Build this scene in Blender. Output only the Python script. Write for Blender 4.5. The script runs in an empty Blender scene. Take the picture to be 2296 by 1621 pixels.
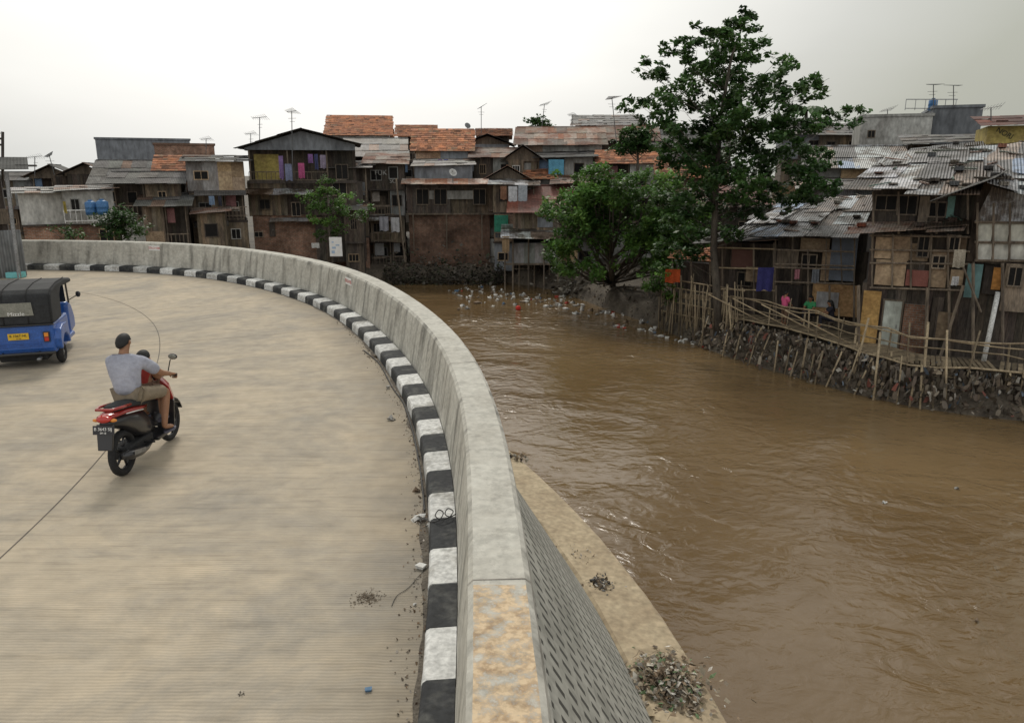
import bpy, bmesh, math, random
from mathutils import Vector, Matrix, noise as mnoise
R=random.Random(11)
C=bpy.context.scene.collection
PI=math.pi
# ---------------------------------------------------------------- camera maths
FX=1700.0; TH=math.atan(425.5/FX); HC=3.7; ct,st=math.cos(TH),math.sin(TH)
def ray(px,py):
    u=(px-1148)/FX; v=(810.5-py)/FX
    return Vector((u,ct+v*st,-st+v*ct))
def onz(px,py,z):
    d=ray(px,py); t=(z-HC)/d.z; return Vector((d.x*t,d.y*t,z))
def ony(px,py,Y):
    d=ray(px,py); t=Y/d.y; return Vector((d.x*t,Y,HC+d.z*t))
# ---------------------------------------------------------------- materials
MATS={}
def nd(nt,t,**k):
    n=nt.nodes.new(t)
    for a,b in k.items(): setattr(n,a,b)
    return n
def mat(name,base,col2=None,scale=2.0,rough=.85,bump=.3,bscale=None,stretch=(1,1,1),metal=0,contrast=(.35,.65),extra=None,dirt=.35,spec=.3,trans=0,wave=None):
    m=bpy.data.materials.new(name); m.use_nodes=True; nt=m.node_tree; L=nt.links
    p=nt.nodes['Principled BSDF']; p.inputs['Roughness'].default_value=rough; p.inputs['Metallic'].default_value=metal
    p.inputs['Specular IOR Level'].default_value=spec
    col2=col2 or tuple(c*.6 for c in base)
    tc=nd(nt,'ShaderNodeTexCoord'); mp=nd(nt,'ShaderNodeMapping'); mp.inputs['Scale'].default_value=stretch
    oi=nd(nt,'ShaderNodeObjectInfo'); ad=nd(nt,'ShaderNodeVectorMath',operation='ADD'); sc=nd(nt,'ShaderNodeVectorMath',operation='SCALE'); 
    L.new(oi.outputs['Location'],sc.inputs[0]); sc.inputs['Scale'].default_value=1.37
    L.new(tc.outputs['Object'],ad.inputs[0]); L.new(sc.outputs[0],ad.inputs[1]); L.new(ad.outputs[0],mp.inputs[0])
    n1=nd(nt,'ShaderNodeTexNoise'); n1.inputs['Scale'].default_value=scale; n1.inputs['Detail'].default_value=8; n1.inputs['Roughness'].default_value=.65
    L.new(mp.outputs[0],n1.inputs['Vector'])
    r=nd(nt,'ShaderNodeValToRGB'); r.color_ramp.elements[0].position=contrast[0]; r.color_ramp.elements[1].position=contrast[1]
    r.color_ramp.elements[0].color=(*col2,1); r.color_ramp.elements[1].color=(*base,1); L.new(n1.outputs[0],r.inputs[0])
    at=nd(nt,'ShaderNodeAttribute',attribute_name='col')
    mu=nd(nt,'ShaderNodeMixRGB',blend_type='MULTIPLY'); mu.inputs[0].default_value=1
    L.new(r.outputs[0],mu.inputs[1]); L.new(at.outputs['Color'],mu.inputs[2])
    n2=nd(nt,'ShaderNodeTexNoise'); n2.inputs['Scale'].default_value=scale*7; n2.inputs['Detail'].default_value=6
    L.new(mp.outputs[0],n2.inputs['Vector'])
    r2=nd(nt,'ShaderNodeMapRange'); r2.inputs[1].default_value=.3; r2.inputs[2].default_value=.7; r2.inputs[3].default_value=1-dirt; r2.inputs[4].default_value=1+dirt*.4
    L.new(n2.outputs[0],r2.inputs[0])
    mu2=nd(nt,'ShaderNodeVectorMath',operation='SCALE'); L.new(mu.outputs[0],mu2.inputs[0]); L.new(r2.outputs[0],mu2.inputs['Scale'])
    out=mu2.outputs[0]
    b=nd(nt,'ShaderNodeBump'); b.inputs['Strength'].default_value=bump; b.inputs['Distance'].default_value=.02
    h=n2.outputs[0]
    if wave:
        w=nd(nt,'ShaderNodeTexWave',bands_direction='X'); w.inputs['Scale'].default_value=wave; w.inputs['Distortion'].default_value=.3
        L.new(tc.outputs['Object'],w.inputs['Vector']); h=w.outputs['Fac']; b.inputs['Distance'].default_value=.04
        mw=nd(nt,'ShaderNodeMapRange'); mw.inputs[3].default_value=.72; mw.inputs[4].default_value=1.08; L.new(w.outputs['Fac'],mw.inputs[0])
        m3=nd(nt,'ShaderNodeVectorMath',operation='SCALE'); L.new(out,m3.inputs[0]); L.new(mw.outputs[0],m3.inputs['Scale']); out=m3.outputs[0]
    L.new(h,b.inputs['Height'])
    if extra: out=extra(nt,out,tc,b) or out
    L.new(out,p.inputs['Base Color']); L.new(b.outputs[0],p.inputs['Normal'])
    if trans:
        tr=nd(nt,'ShaderNodeBsdfTranslucent'); L.new(out,tr.inputs['Color']); ms=nd(nt,'ShaderNodeMixShader'); ms.inputs[0].default_value=trans
        o=nt.nodes['Material Output']; L.new(p.outputs[0],ms.inputs[1]); L.new(tr.outputs[0],ms.inputs[2]); L.new(ms.outputs[0],o.inputs['Surface'])
    MATS[name]=m; return m
def brick_extra(c1,c2,mort,sx=.24,sy=.09):
    def f(nt,out,tc,b):
        L=nt.links; s=nd(nt,'ShaderNodeSeparateXYZ'); L.new(tc.outputs['Object'],s.inputs[0])
        a=nd(nt,'ShaderNodeMath',operation='ADD'); L.new(s.outputs[0],a.inputs[0]); L.new(s.outputs[1],a.inputs[1])
        c=nd(nt,'ShaderNodeCombineXYZ'); L.new(a.outputs[0],c.inputs[0]); L.new(s.outputs[2],c.inputs[1])
        k=nd(nt,'ShaderNodeTexBrick'); k.inputs['Scale'].default_value=1; k.inputs['Brick Width'].default_value=sx; k.inputs['Row Height'].default_value=sy
        k.inputs['Mortar Size'].default_value=.012; k.inputs['Color1'].default_value=(*c1,1); k.inputs['Color2'].default_value=(*c2,1); k.inputs['Mortar'].default_value=(*mort,1)
        L.new(c.outputs[0],k.inputs['Vector'])
        mm=nd(nt,'ShaderNodeMixRGB',blend_type='MULTIPLY'); mm.inputs[0].default_value=1; L.new(k.outputs['Color'],mm.inputs[1]); L.new(out,mm.inputs[2])
        return mm.outputs[0]
    return f
mat('brick',(1.0,1.0,1.0),(.32,.31,.30),scale=.7,extra=brick_extra((.38,.18,.11),(.29,.15,.09),(.32,.29,.25)))
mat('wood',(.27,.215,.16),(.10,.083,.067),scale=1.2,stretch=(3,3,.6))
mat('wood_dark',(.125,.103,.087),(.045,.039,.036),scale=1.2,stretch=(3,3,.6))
mat('plywood',(.50,.38,.25),(.29,.20,.13),scale=1.3)
mat('plaster',(.54,.54,.51),(.24,.23,.21),scale=.8,stretch=(1,1,.5))
mat('plaster_grey',(.30,.32,.345),(.16,.17,.185),scale=.6,stretch=(1,1,.4))
mat('yellow_wall',(.56,.46,.14),(.34,.26,.1),scale=1)
mat('sheet',(.44,.47,.50),(.21,.20,.19),scale=1.0,rough=.55,stretch=(1,1,.4),wave=3.5)
mat('zinc',(.34,.335,.33),(.155,.13,.11),scale=.8,rough=.6,wave=3)
mat('asbestos',(.19,.185,.18),(.095,.09,.086),scale=.7,rough=.9,wave=3)
mat('rust',(.27,.135,.09),(.38,.33,.29),scale=.8,rough=.8,wave=3,contrast=(.4,.6))
mat('red_roof',(.25,.10,.08),(.15,.085,.07),scale=.9,rough=.7,wave=3)
mat('silver',(.62,.64,.67),(.15,.125,.105),scale=.9,rough=.42,metal=.3,contrast=(.44,.56),spec=.6,bump=.8,wave=3)
mat('tile',(.50,.21,.105),(.24,.12,.08),scale=1.3,rough=.9)
mat('dark',(.018,.016,.015),(.01,.01,.01))
mat('joint',(.16,.14,.12),(.1,.09,.08))
mat('earth',(.15,.125,.095),(.07,.057,.045),scale=1.6,bump=1)
mat('ground',(.16,.14,.11),(.09,.08,.07),scale=.3)
mat('bamboo',(.50,.40,.26),(.28,.215,.145),scale=3)
mat('bark',(.14,.12,.095),(.06,.05,.042),scale=5,stretch=(1,1,.3),bump=1)
mat('leaf',(.13,.24,.055),(.055,.13,.035),scale=.7,rough=.5,dirt=.2,trans=.35)
mat('leaf_dark',(.075,.15,.045),(.035,.08,.028),scale=.6,rough=.45,dirt=.2,trans=.3)
mat('cloth',(.9,.9,.9),(.6,.6,.6),scale=3,rough=.95,bump=.5)
mat('rag',(1.0,1.0,1.0),(.8,.78,.75),scale=4,rough=.75,dirt=.2)
mat('metal',(.30,.31,.32),(.2,.2,.2),scale=3,rough=.45,metal=.6)
mat('white_paint',(.74,.74,.72),(.44,.43,.40),scale=2.6,contrast=(.34,.5),dirt=.4)
mat('black_paint',(.045,.047,.05),(.14,.14,.13),scale=2.6,contrast=(.32,.5),dirt=.4)
mat('blue_plastic',(.07,.19,.40),(.04,.13,.30),scale=2,rough=.4)
mat('graffiti_paint',(.40,.40,.38),(.2,.2,.19),scale=6,contrast=(.4,.55))
def plain(name,c,rough=.4,metal=0,spec=.5,coat=0,emit=0,var=.12):
    m=mat(name,c,tuple(x*(1-var) for x in c),scale=6,rough=rough,metal=metal,spec=spec,bump=.04,dirt=var)
    p=m.node_tree.nodes['Principled BSDF']; p.inputs['Coat Weight'].default_value=coat
    return m
plain('bajaj_blue',(.026,.12,.46),.38,coat=.25,var=.3); plain('canvas_black',(.03,.032,.035),.8,var=.45); plain('rubber',(.022,.022,.024),.8,var=.4)
plain('gloss_red',(.36,.025,.02),.25,coat=.5); plain('gloss_black',(.022,.022,.025),.3,coat=.3); plain('chrome',(.6,.6,.6),.2,metal=1)
plain('plate_yellow',(.75,.48,.03),.5); plain('plate_black',(.03,.03,.035),.5); plain('ink_white',(.85,.85,.83),.6); plain('ink_red',(.6,.05,.04),.6); plain('ink_black',(.02,.02,.02),.6)
plain('lens_red',(.55,.03,.02),.2,coat=.5); plain('lens_orange',(.8,.28,.03),.2,coat=.5); plain('window_plastic',(.27,.27,.23),.3,var=.3)
plain('glass_dark',(.03,.035,.04),.12); plain('skin',(.34,.175,.10),.55,spec=.4); plain('hair',(.010,.009,.009),.65); plain('cable',(.02,.02,.02),.6)
mat('shirt',(.45,.46,.53),(.33,.34,.41),scale=3,rough=.95,bump=1,dirt=.12); mat('khaki',(.31,.25,.18),(.22,.18,.13),scale=3,rough=.95,bump=.5,dirt=.15)
plain('slipper',(.12,.12,.16),.7)
def wall_extra(nt,out,tc,b):
    L=nt.links; g=nd(nt,'ShaderNodeNewGeometry'); s=nd(nt,'ShaderNodeSeparateXYZ'); L.new(g.outputs['Position'],s.inputs[0])
    nn=nd(nt,'ShaderNodeTexNoise'); nn.inputs['Scale'].default_value=11; nn.inputs['Detail'].default_value=9; nn.inputs['Roughness'].default_value=.7; L.new(g.outputs['Position'],nn.inputs['Vector'])
    wv=nd(nt,'ShaderNodeMath',operation='MULTIPLY_ADD'); wv.inputs[1].default_value=.05; L.new(nn.outputs[0],wv.inputs[0]); L.new(s.outputs[1],wv.inputs[2])
    m1=nd(nt,'ShaderNodeMath',operation='LESS_THAN'); m1.inputs[1].default_value=4.50; L.new(wv.outputs[0],m1.inputs[0])
    sn=nd(nt,'ShaderNodeSeparateXYZ'); L.new(g.outputs['True Normal'],sn.inputs[0]); m2=nd(nt,'ShaderNodeMath',operation='GREATER_THAN'); m2.inputs[1].default_value=.95; L.new(sn.outputs[2],m2.inputs[0])
    m3=nd(nt,'ShaderNodeMath',operation='MULTIPLY'); L.new(m1.outputs[0],m3.inputs[0]); L.new(m2.outputs[0],m3.inputs[1])
    r=nd(nt,'ShaderNodeMapRange'); r.inputs[1].default_value=.38; r.inputs[2].default_value=.52; r.inputs[4].default_value=.9; L.new(nn.outputs[0],r.inputs[0])
    m4=nd(nt,'ShaderNodeMath',operation='MULTIPLY'); L.new(m3.outputs[0],m4.inputs[0]); L.new(r.outputs[0],m4.inputs[1])
    n5=nd(nt,'ShaderNodeTexNoise'); n5.inputs['Scale'].default_value=22; n5.inputs['Detail'].default_value=8; L.new(g.outputs['Position'],n5.inputs['Vector'])
    cr=nd(nt,'ShaderNodeValToRGB'); cr.color_ramp.elements[0].position=.38; cr.color_ramp.elements[0].color=(.33,.21,.11,1); cr.color_ramp.elements[1].position=.62; cr.color_ramp.elements[1].color=(.62,.47,.30,1); L.new(n5.outputs[0],cr.inputs[0])
    mx=nd(nt,'ShaderNodeMixRGB'); L.new(cr.outputs[0],mx.inputs[2]); L.new(m4.outputs[0],mx.inputs[0]); L.new(out,mx.inputs[1])
    bl=nd(nt,'ShaderNodeMapRange'); bl.inputs[1].default_value=.40; bl.inputs[2].default_value=.50; bl.inputs[3].default_value=.84; bl.inputs[4].default_value=1.05
    n6=nd(nt,'ShaderNodeTexNoise'); n6.inputs['Scale'].default_value=5; n6.inputs['Detail'].default_value=10; n6.inputs['Roughness'].default_value=.78; L.new(g.outputs['Position'],n6.inputs['Vector']); L.new(n6.outputs[0],bl.inputs[0])
    v0=nd(nt,'ShaderNodeVectorMath',operation='SCALE'); L.new(mx.outputs[0],v0.inputs[0]); L.new(bl.outputs[0],v0.inputs['Scale'])
    mp=nd(nt,'ShaderNodeMapping'); mp.inputs['Scale'].default_value=(1.6,1.6,.12); L.new(g.outputs['Position'],mp.inputs[0])
    n3=nd(nt,'ShaderNodeTexNoise'); n3.inputs['Scale'].default_value=2.2; n3.inputs['Detail'].default_value=7; L.new(mp.outputs[0],n3.inputs['Vector'])
    r3=nd(nt,'ShaderNodeMapRange'); r3.inputs[1].default_value=.50; r3.inputs[2].default_value=.70; r3.inputs[3].default_value=1; r3.inputs[4].default_value=.45; L.new(n3.outputs[0],r3.inputs[0])
    mg=nd(nt,'ShaderNodeMath',operation='MAXIMUM'); L.new(r3.outputs[0],mg.inputs[0]); L.new(m2.outputs[0],mg.inputs[1])
    v=nd(nt,'ShaderNodeVectorMath',operation='SCALE'); L.new(v0.outputs[0],v.inputs[0]); L.new(mg.outputs[0],v.inputs['Scale'])
    return v.outputs[0]
mat('wall_concrete',(.55,.535,.48),(.44,.42,.37),scale=1.6,extra=wall_extra,dirt=.18,bump=.7)
mat('ledge',(.50,.41,.28),(.36,.28,.185),scale=1.2,dirt=.3)
def road_extra(nt,out,tc,b):
    L=nt.links; s=nd(nt,'ShaderNodeSeparateXYZ'); L.new(tc.outputs['UV'],s.inputs[0])
    w=nd(nt,'ShaderNodeMath',operation='MULTIPLY'); w.inputs[1].default_value=2*PI/.036; L.new(s.outputs[0],w.inputs[0])
    n=nd(nt,'ShaderNodeTexNoise'); n.inputs['Scale'].default_value=3.2; n.inputs['Detail'].default_value=5; L.new(tc.outputs['Object'],n.inputs['Vector'])
    wb=nd(nt,'ShaderNodeMath',operation='MULTIPLY_ADD'); wb.inputs[1].default_value=9; L.new(n.outputs[0],wb.inputs[0]); L.new(w.outputs[0],wb.inputs[2])
    sn=nd(nt,'ShaderNodeMath',operation='SINE'); L.new(wb.outputs[0],sn.inputs[0])
    n2=nd(nt,'ShaderNodeTexNoise'); n2.inputs['Scale'].default_value=1.1; n2.inputs['Detail'].default_value=8; n2.inputs['Roughness'].default_value=.7; L.new(tc.outputs['Object'],n2.inputs['Vector'])
    a=nd(nt,'ShaderNodeMapRange'); a.inputs[1].default_value=.42; a.inputs[2].default_value=.62; a.inputs[3].default_value=.0; a.inputs[4].default_value=.11; L.new(n2.outputs[0],a.inputs[0])
    k=nd(nt,'ShaderNodeMath',operation='MULTIPLY_ADD'); k.inputs[2].default_value=1; L.new(sn.outputs[0],k.inputs[0]); L.new(a.outputs[0],k.inputs[1])
    v=nd(nt,'ShaderNodeVectorMath',operation='SCALE'); L.new(out,v.inputs[0]); L.new(k.outputs[0],v.inputs['Scale'])
    mp=nd(nt,'ShaderNodeMapping'); mp.inputs['Scale'].default_value=(.45,.26,1); L.new(tc.outputs['UV'],mp.inputs[0])
    n4=nd(nt,'ShaderNodeTexNoise'); n4.inputs['Scale'].default_value=1.6; n4.inputs['Detail'].default_value=11; n4.inputs['Roughness'].default_value=.78; n4.inputs['Distortion'].default_value=.5; L.new(mp.outputs[0],n4.inputs['Vector'])
    r4=nd(nt,'ShaderNodeValToRGB'); e=r4.color_ramp.elements; e[0].position=.36; e[0].color=(.75,.755,.765,1); e[1].position=.58; e[1].color=(1.06,1.01,.93,1); L.new(n4.outputs[0],r4.inputs[0])
    mm=nd(nt,'ShaderNodeMixRGB',blend_type='MULTIPLY'); mm.inputs[0].default_value=1; L.new(v.outputs[0],mm.inputs[1]); L.new(r4.outputs[0],mm.inputs[2])
    mp2=nd(nt,'ShaderNodeMapping'); mp2.inputs['Scale'].default_value=(9,.7,1); L.new(tc.outputs['UV'],mp2.inputs[0])
    n7=nd(nt,'ShaderNodeTexNoise'); n7.inputs['Scale'].default_value=1.5; n7.inputs['Detail'].default_value=6; L.new(mp2.outputs[0],n7.inputs['Vector'])
    r7=nd(nt,'ShaderNodeMapRange'); r7.inputs[1].default_value=.3; r7.inputs[2].default_value=.48; r7.inputs[3].default_value=.82; r7.inputs[4].default_value=1; L.new(n7.outputs[0],r7.inputs[0])
    v7=nd(nt,'ShaderNodeVectorMath',operation='SCALE'); L.new(mm.outputs[0],v7.inputs[0]); L.new(r7.outputs[0],v7.inputs['Scale'])
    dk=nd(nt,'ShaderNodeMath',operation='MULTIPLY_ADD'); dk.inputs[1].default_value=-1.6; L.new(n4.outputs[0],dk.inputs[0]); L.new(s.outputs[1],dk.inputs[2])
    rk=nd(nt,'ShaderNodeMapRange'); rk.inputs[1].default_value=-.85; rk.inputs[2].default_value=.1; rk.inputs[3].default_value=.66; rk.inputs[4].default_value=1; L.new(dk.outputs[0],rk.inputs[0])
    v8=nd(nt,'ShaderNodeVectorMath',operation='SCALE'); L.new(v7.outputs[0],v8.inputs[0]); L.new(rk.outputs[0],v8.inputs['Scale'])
    hh=nd(nt,'ShaderNodeMath',operation='MULTIPLY_ADD'); hh.inputs[1].default_value=.4; L.new(sn.outputs[0],hh.inputs[0]); L.new(n2.outputs[0],hh.inputs[2])
    L.new(hh.outputs[0],b.inputs['Height']); b.inputs['Distance'].default_value=.006
    return v8.outputs[0]
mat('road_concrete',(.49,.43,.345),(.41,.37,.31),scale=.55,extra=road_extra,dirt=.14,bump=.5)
def slot_extra(nt,out,tc,b):
    L=nt.links; s=nd(nt,'ShaderNodeSeparateXYZ'); L.new(tc.outputs['UV'],s.inputs[0])
    def mth(op,a,bv=None,c=None):
        n=nd(nt,'ShaderNodeMath',operation=op)
        for i,x in enumerate((a,bv,c)):
            if x is None: continue
            if isinstance(x,(int,float)): n.inputs[i].default_value=x
            else: L.new(x,n.inputs[i])
        return n.outputs[0]
    fr=mth('FRACT',mth('DIVIDE',s.outputs[0],.21)); fc=mth('FRACT',mth('DIVIDE',s.outputs[1],.29))
    m=mth('MULTIPLY',mth('LESS_THAN',fr,.36),mth('LESS_THAN',fc,.58))
    mx=nd(nt,'ShaderNodeMixRGB'); mx.inputs[2].default_value=(.075,.072,.065,1); L.new(m,mx.inputs[0]); L.new(out,mx.inputs[1])
    L.new(mth('SUBTRACT',1.0,m),b.inputs['Height']); b.inputs['Distance'].default_value=.03
    return mx.outputs[0]
mat('slotted',(.42,.41,.365),(.29,.285,.25),scale=1.2,extra=slot_extra,dirt=.25,bump=.8)
def make_water():
    m=bpy.data.materials.new('muddy_water'); m.use_nodes=True; nt=m.node_tree; L=nt.links; p=nt.nodes['Principled BSDF']
    tc=nd(nt,'ShaderNodeTexCoord')
    n=nd(nt,'ShaderNodeTexNoise'); n.inputs['Scale'].default_value=.10; n.inputs['Detail'].default_value=5; L.new(tc.outputs['Object'],n.inputs['Vector'])
    r=nd(nt,'ShaderNodeValToRGB'); r.color_ramp.elements[0].color=(.135,.085,.038,1); r.color_ramp.elements[1].color=(.20,.135,.068,1); r.color_ramp.elements[0].position=.35; r.color_ramp.elements[1].position=.65
    L.new(n.outputs[0],r.inputs[0]); L.new(r.outputs[0],p.inputs['Base Color'])
    p.inputs['Roughness'].default_value=.10; p.inputs['IOR'].default_value=1.4; p.inputs['Specular IOR Level'].default_value=.7
    mp=nd(nt,'ShaderNodeMapping'); mp.inputs['Scale'].default_value=(.75,1,1); mp.inputs['Rotation'].default_value=(0,0,math.radians(25)); L.new(tc.outputs['Object'],mp.inputs[0])
    a=nd(nt,'ShaderNodeTexNoise'); a.inputs['Scale'].default_value=2.6; a.inputs['Detail'].default_value=6; a.inputs['Roughness'].default_value=.5; a.inputs['Distortion'].default_value=.9; L.new(mp.outputs[0],a.inputs['Vector'])
    a2=nd(nt,'ShaderNodeTexNoise'); a2.inputs['Scale'].default_value=.8; a2.inputs['Detail'].default_value=3; a2.inputs['Distortion'].default_value=1.0; L.new(mp.outputs[0],a2.inputs['Vector'])
    ad=nd(nt,'ShaderNodeMath',operation='MULTIPLY_ADD'); ad.inputs[1].default_value=1.6; L.new(a2.outputs[0],ad.inputs[0]); L.new(a.outputs[0],ad.inputs[2])
    c=nd(nt,'ShaderNodeTexNoise'); c.inputs['Scale'].default_value=.16; c.inputs['Detail'].default_value=3; c.inputs['Distortion'].default_value=.8; L.new(tc.outputs['Object'],c.inputs['Vector'])
    q=nd(nt,'ShaderNodeMapRange'); q.inputs[1].default_value=.40; q.inputs[2].default_value=.62; q.inputs[3].default_value=.35; q.inputs[4].default_value=1.15; L.new(c.outputs[0],q.inputs[0])
    mu=nd(nt,'ShaderNodeMath',operation='MULTIPLY'); L.new(ad.outputs[0],mu.inputs[0]); L.new(q.outputs[0],mu.inputs[1])
    b=nd(nt,'ShaderNodeBump'); b.inputs['Strength'].default_value=.8; b.inputs['Distance'].default_value=.088; L.new(mu.outputs[0],b.inputs['Height']); L.new(b.outputs[0],p.inputs['Normal'])
    MATS['water']=m
make_water()
# ---------------------------------------------------------------- mesh builder
class MB:
    def __init__(s): s.v=[];s.f=[];s.c=[];s.uv=None
    def add(s,vs,fs,col=1):
        if not isinstance(col,(tuple,list)): col=(col,col,col)
        o=len(s.v); s.v+=[tuple(p) for p in vs]; s.f+=[tuple(i+o for i in f) for f in fs]; s.c+=[col]*len(vs); return o
    def box(s,x0,x1,y0,y1,z0,z1,col=1):
        s.add([(x0,y0,z0),(x1,y0,z0),(x1,y1,z0),(x0,y1,z0),(x0,y0,z1),(x1,y0,z1),(x1,y1,z1),(x0,y1,z1)],
              [(0,3,2,1),(4,5,6,7),(0,1,5,4),(1,2,6,5),(2,3,7,6),(3,0,4,7)],col)
    def hexa(s,p,col=1): s.add(p,[(0,3,2,1),(4,5,6,7),(0,1,5,4),(1,2,6,5),(2,3,7,6),(3,0,4,7)],col)
    def tube(s,pts,rad,n=6,col=1,cap=True):
        pts=[Vector(p) for p in pts]
        if not isinstance(rad,(list,tuple)): rad=[rad]*len(pts)
        vs=[]
        for i,p in enumerate(pts):
            d=(pts[min(i+1,len(pts)-1)]-pts[max(i-1,0)]); d=d.normalized() if d.length>1e-9 else Vector((0,0,1))
            a=Vector((0,0,1)) if abs(d.z)<.9 else Vector((1,0,0)); u=d.cross(a).normalized(); w=d.cross(u)
            for k in range(n):
                t=2*PI*k/n; vs.append(p+(u*math.cos(t)+w*math.sin(t))*rad[i])
        fs=[]
        for i in range(len(pts)-1):
            for k in range(n): fs.append((i*n+k,i*n+(k+1)%n,(i+1)*n+(k+1)%n,(i+1)*n+k))
        if cap: fs.append(tuple(range(n))[::-1]); fs.append(tuple((len(pts)-1)*n+k for k in range(n)))
        s.add(vs,fs,col)
    def loft(s,rings,col=1,cap=True):
        n=len(rings[0]); vs=[q for r in rings for q in r]; fs=[]
        for i in range(len(rings)-1):
            for k in range(n): fs.append((i*n+k,i*n+(k+1)%n,(i+1)*n+(k+1)%n,(i+1)*n+k))
        if cap: fs.append(tuple(range(n))[::-1]); fs.append(tuple((len(rings)-1)*n+k for k in range(n)))
        s.add(vs,fs,col)
    def ball(s,c,r,n=8,m=6,col=1):
        rx,ry,rz=(r,r,r) if not isinstance(r,(tuple,list)) else r
        s.loft([[(c[0]+rx*math.sin(PI*i/m)*math.cos(2*PI*k/n),c[1]+ry*math.sin(PI*i/m)*math.sin(2*PI*k/n),c[2]-rz*math.cos(PI*i/m)) for k in range(n)] for i in range(1,m)],col)
    def torus(s,c,R0,r,ax='x',n=24,m=8,col=1):
        rings=[]
        for i in range(n+1):
            t=2*PI*i/n; ring=[]
            for k in range(m):
                a=2*PI*k/m; rr=R0+r*math.cos(a); h=r*math.sin(a)
                if ax=='x': ring.append((c[0]+h*1.0,c[1]+rr*math.cos(t),c[2]+rr*math.sin(t)))
                else: ring.append((c[0]+rr*math.cos(t),c[1]+rr*math.sin(t),c[2]+h))
            rings.append(ring)
        s.loft(rings,col,False)
    def build(s,name,m,parent=None,smooth=False,bevel=0):
        me=bpy.data.meshes.new(name); me.from_pydata(s.v,[],s.f)
        a=me.attributes.new('col','FLOAT_COLOR','POINT'); a.data.foreach_set('color',[x for c in s.c for x in (c[0],c[1],c[2],1)])
        if s.uv:
            ul=me.uv_layers.new(name='UVMap'); 
            ul.data.foreach_set('uv',[x for l in me.loops for x in s.uv[l.vertex_index]])
        me.materials.append(MATS[m] if isinstance(m,str) else m)
        bm=bmesh.new(); bm.from_mesh(me); bmesh.ops.recalc_face_normals(bm,faces=bm.faces); bm.to_mesh(me); bm.free()
        if smooth: me.polygons.foreach_set('use_smooth',[True]*len(me.polygons))
        o=bpy.data.objects.new(name,me); C.objects.link(o)
        if parent: o.parent=parent
        if bevel:
            b=o.modifiers.new('b','BEVEL'); b.width=bevel; b.segments=3; b.limit_method='ANGLE'
        return o
def tag(o,label=None,cat=None,group=None,kind=None):
    if label: o['label']=label
    if cat: o['category']=cat
    if group: o['group']=group
    if kind: o['kind']=kind
    return o
def empty(name,loc,rz,label,cat,group=None):
    o=bpy.data.objects.new(name,None); C.objects.link(o); o.location=loc; o.rotation_euler=(0,0,rz); return tag(o,label,cat,group)
def text(name,body,size,m,parent,loc,rot,ext=.002):
    cu=bpy.data.curves.new(name,'FONT'); cu.body=body; cu.size=size; cu.align_x='CENTER'; cu.align_y='CENTER'; cu.extrude=ext
    t=bpy.data.objects.new(name,cu); C.objects.link(t); bpy.context.view_layer.update()
    me=bpy.data.meshes.new_from_object(t); C.objects.unlink(t); bpy.data.objects.remove(t)
    me.materials.clear(); me.materials.append(MATS[m])
    a=me.attributes.new('col','FLOAT_COLOR','POINT'); a.data.foreach_set('color',[1.0]*4*len(me.vertices))
    o=bpy.data.objects.new(name,me); C.objects.link(o); o.parent=parent; o.location=loc; o.rotation_euler=rot; return o
# ---------------------------------------------------------------- kerb curve
K=[(-.42,-8),(-.46,-4),(-.5,0),(-.57,3),(-.64,4.58),(-.77,6.55),(-1.0,8.44),(-1.42,10.7),(-2.2,13.5),(-3.66,17.5),(-5.75,21.5),(-8.85,25.3),(-12.4,28),(-16.2,29.2),(-20,29.5),(-26,29.3),(-40,28),(-80,24)]
def catmull(P,step=.02):
    out=[]; n=len(P)
    for i in range(n-1):
        p0=Vector(P[max(i-1,0)]);p1=Vector(P[i]);p2=Vector(P[i+1]);p3=Vector(P[min(i+2,n-1)])
        for k in range(40):
            t=k/40; out.append(.5*((2*p1)+(p2-p0)*t+(2*p0-5*p1+4*p2-p3)*t*t+(3*p1-p0-3*p2+p3)*t**3))
    out.append(Vector(P[-1])); return out
def resample(pts,step):
    out=[pts[0].copy()]; acc=0
    for a,b in zip(pts,pts[1:]):
        L=(b-a).length; d=step-acc
        while d<=L: out.append(a+(b-a)*(d/L)); d+=step
        acc=(acc+L)%step
    return out
def smooth(p,n):
    for _ in range(n): p=[p[0]]+[(p[i-1]+p[i]*2+p[i+1])/4 for i in range(1,len(p)-1)]+[p[-1]]
    return p
STEP=.1625
KC=smooth(resample(catmull(K),STEP),150)
def nrm(P,i):
    t=(P[min(i+1,len(P)-1)]-P[max(i-1,0)]).normalized(); return Vector((t.y,-t.x))
KN=[nrm(KC,i) for i in range(len(KC))]
def widen(i):
    t=max(0,min(1,(i-76)/64)); return .20*t*t*(3-2*t)
def kp(i,off,z):
    i=max(0,min(len(KC)-1,i))
    if off>0: off+=widen(i)*min(1,off/.36)
    p=KC[i]+KN[i]*off; return (p.x,p.y,z)
def sweep(prof,i0,i1,step=1,closed=True,jit=0):
    mb=MB(); uv=[]; vs=[]; idx=list(range(i0,i1,step))
    if idx[-1]!=i1: idx.append(i1)
    ln=[0]
    for a,b in zip(prof,prof[1:]): ln.append(ln[-1]+math.dist(a,b))
    for i in idx:
        for (o,z),l in zip(prof,ln):
            vs.append(kp(i,o+(R.uniform(-jit,jit)),z+R.uniform(-jit,jit))); uv.append((i*STEP,l))
    n=len(prof); fs=[]
    for i in range(len(idx)-1):
        for k in range(n if closed else n-1): fs.append((i*n+k,i*n+(k+1)%n,(i+1)*n+(k+1)%n,(i+1)*n+k))
    if closed: fs.append(tuple(range(n))); fs.append(tuple((len(idx)-1)*n+k for k in range(n))[::-1])
    mb.add(vs,fs); mb.uv=uv; return mb
NI=len(KC)
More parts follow.
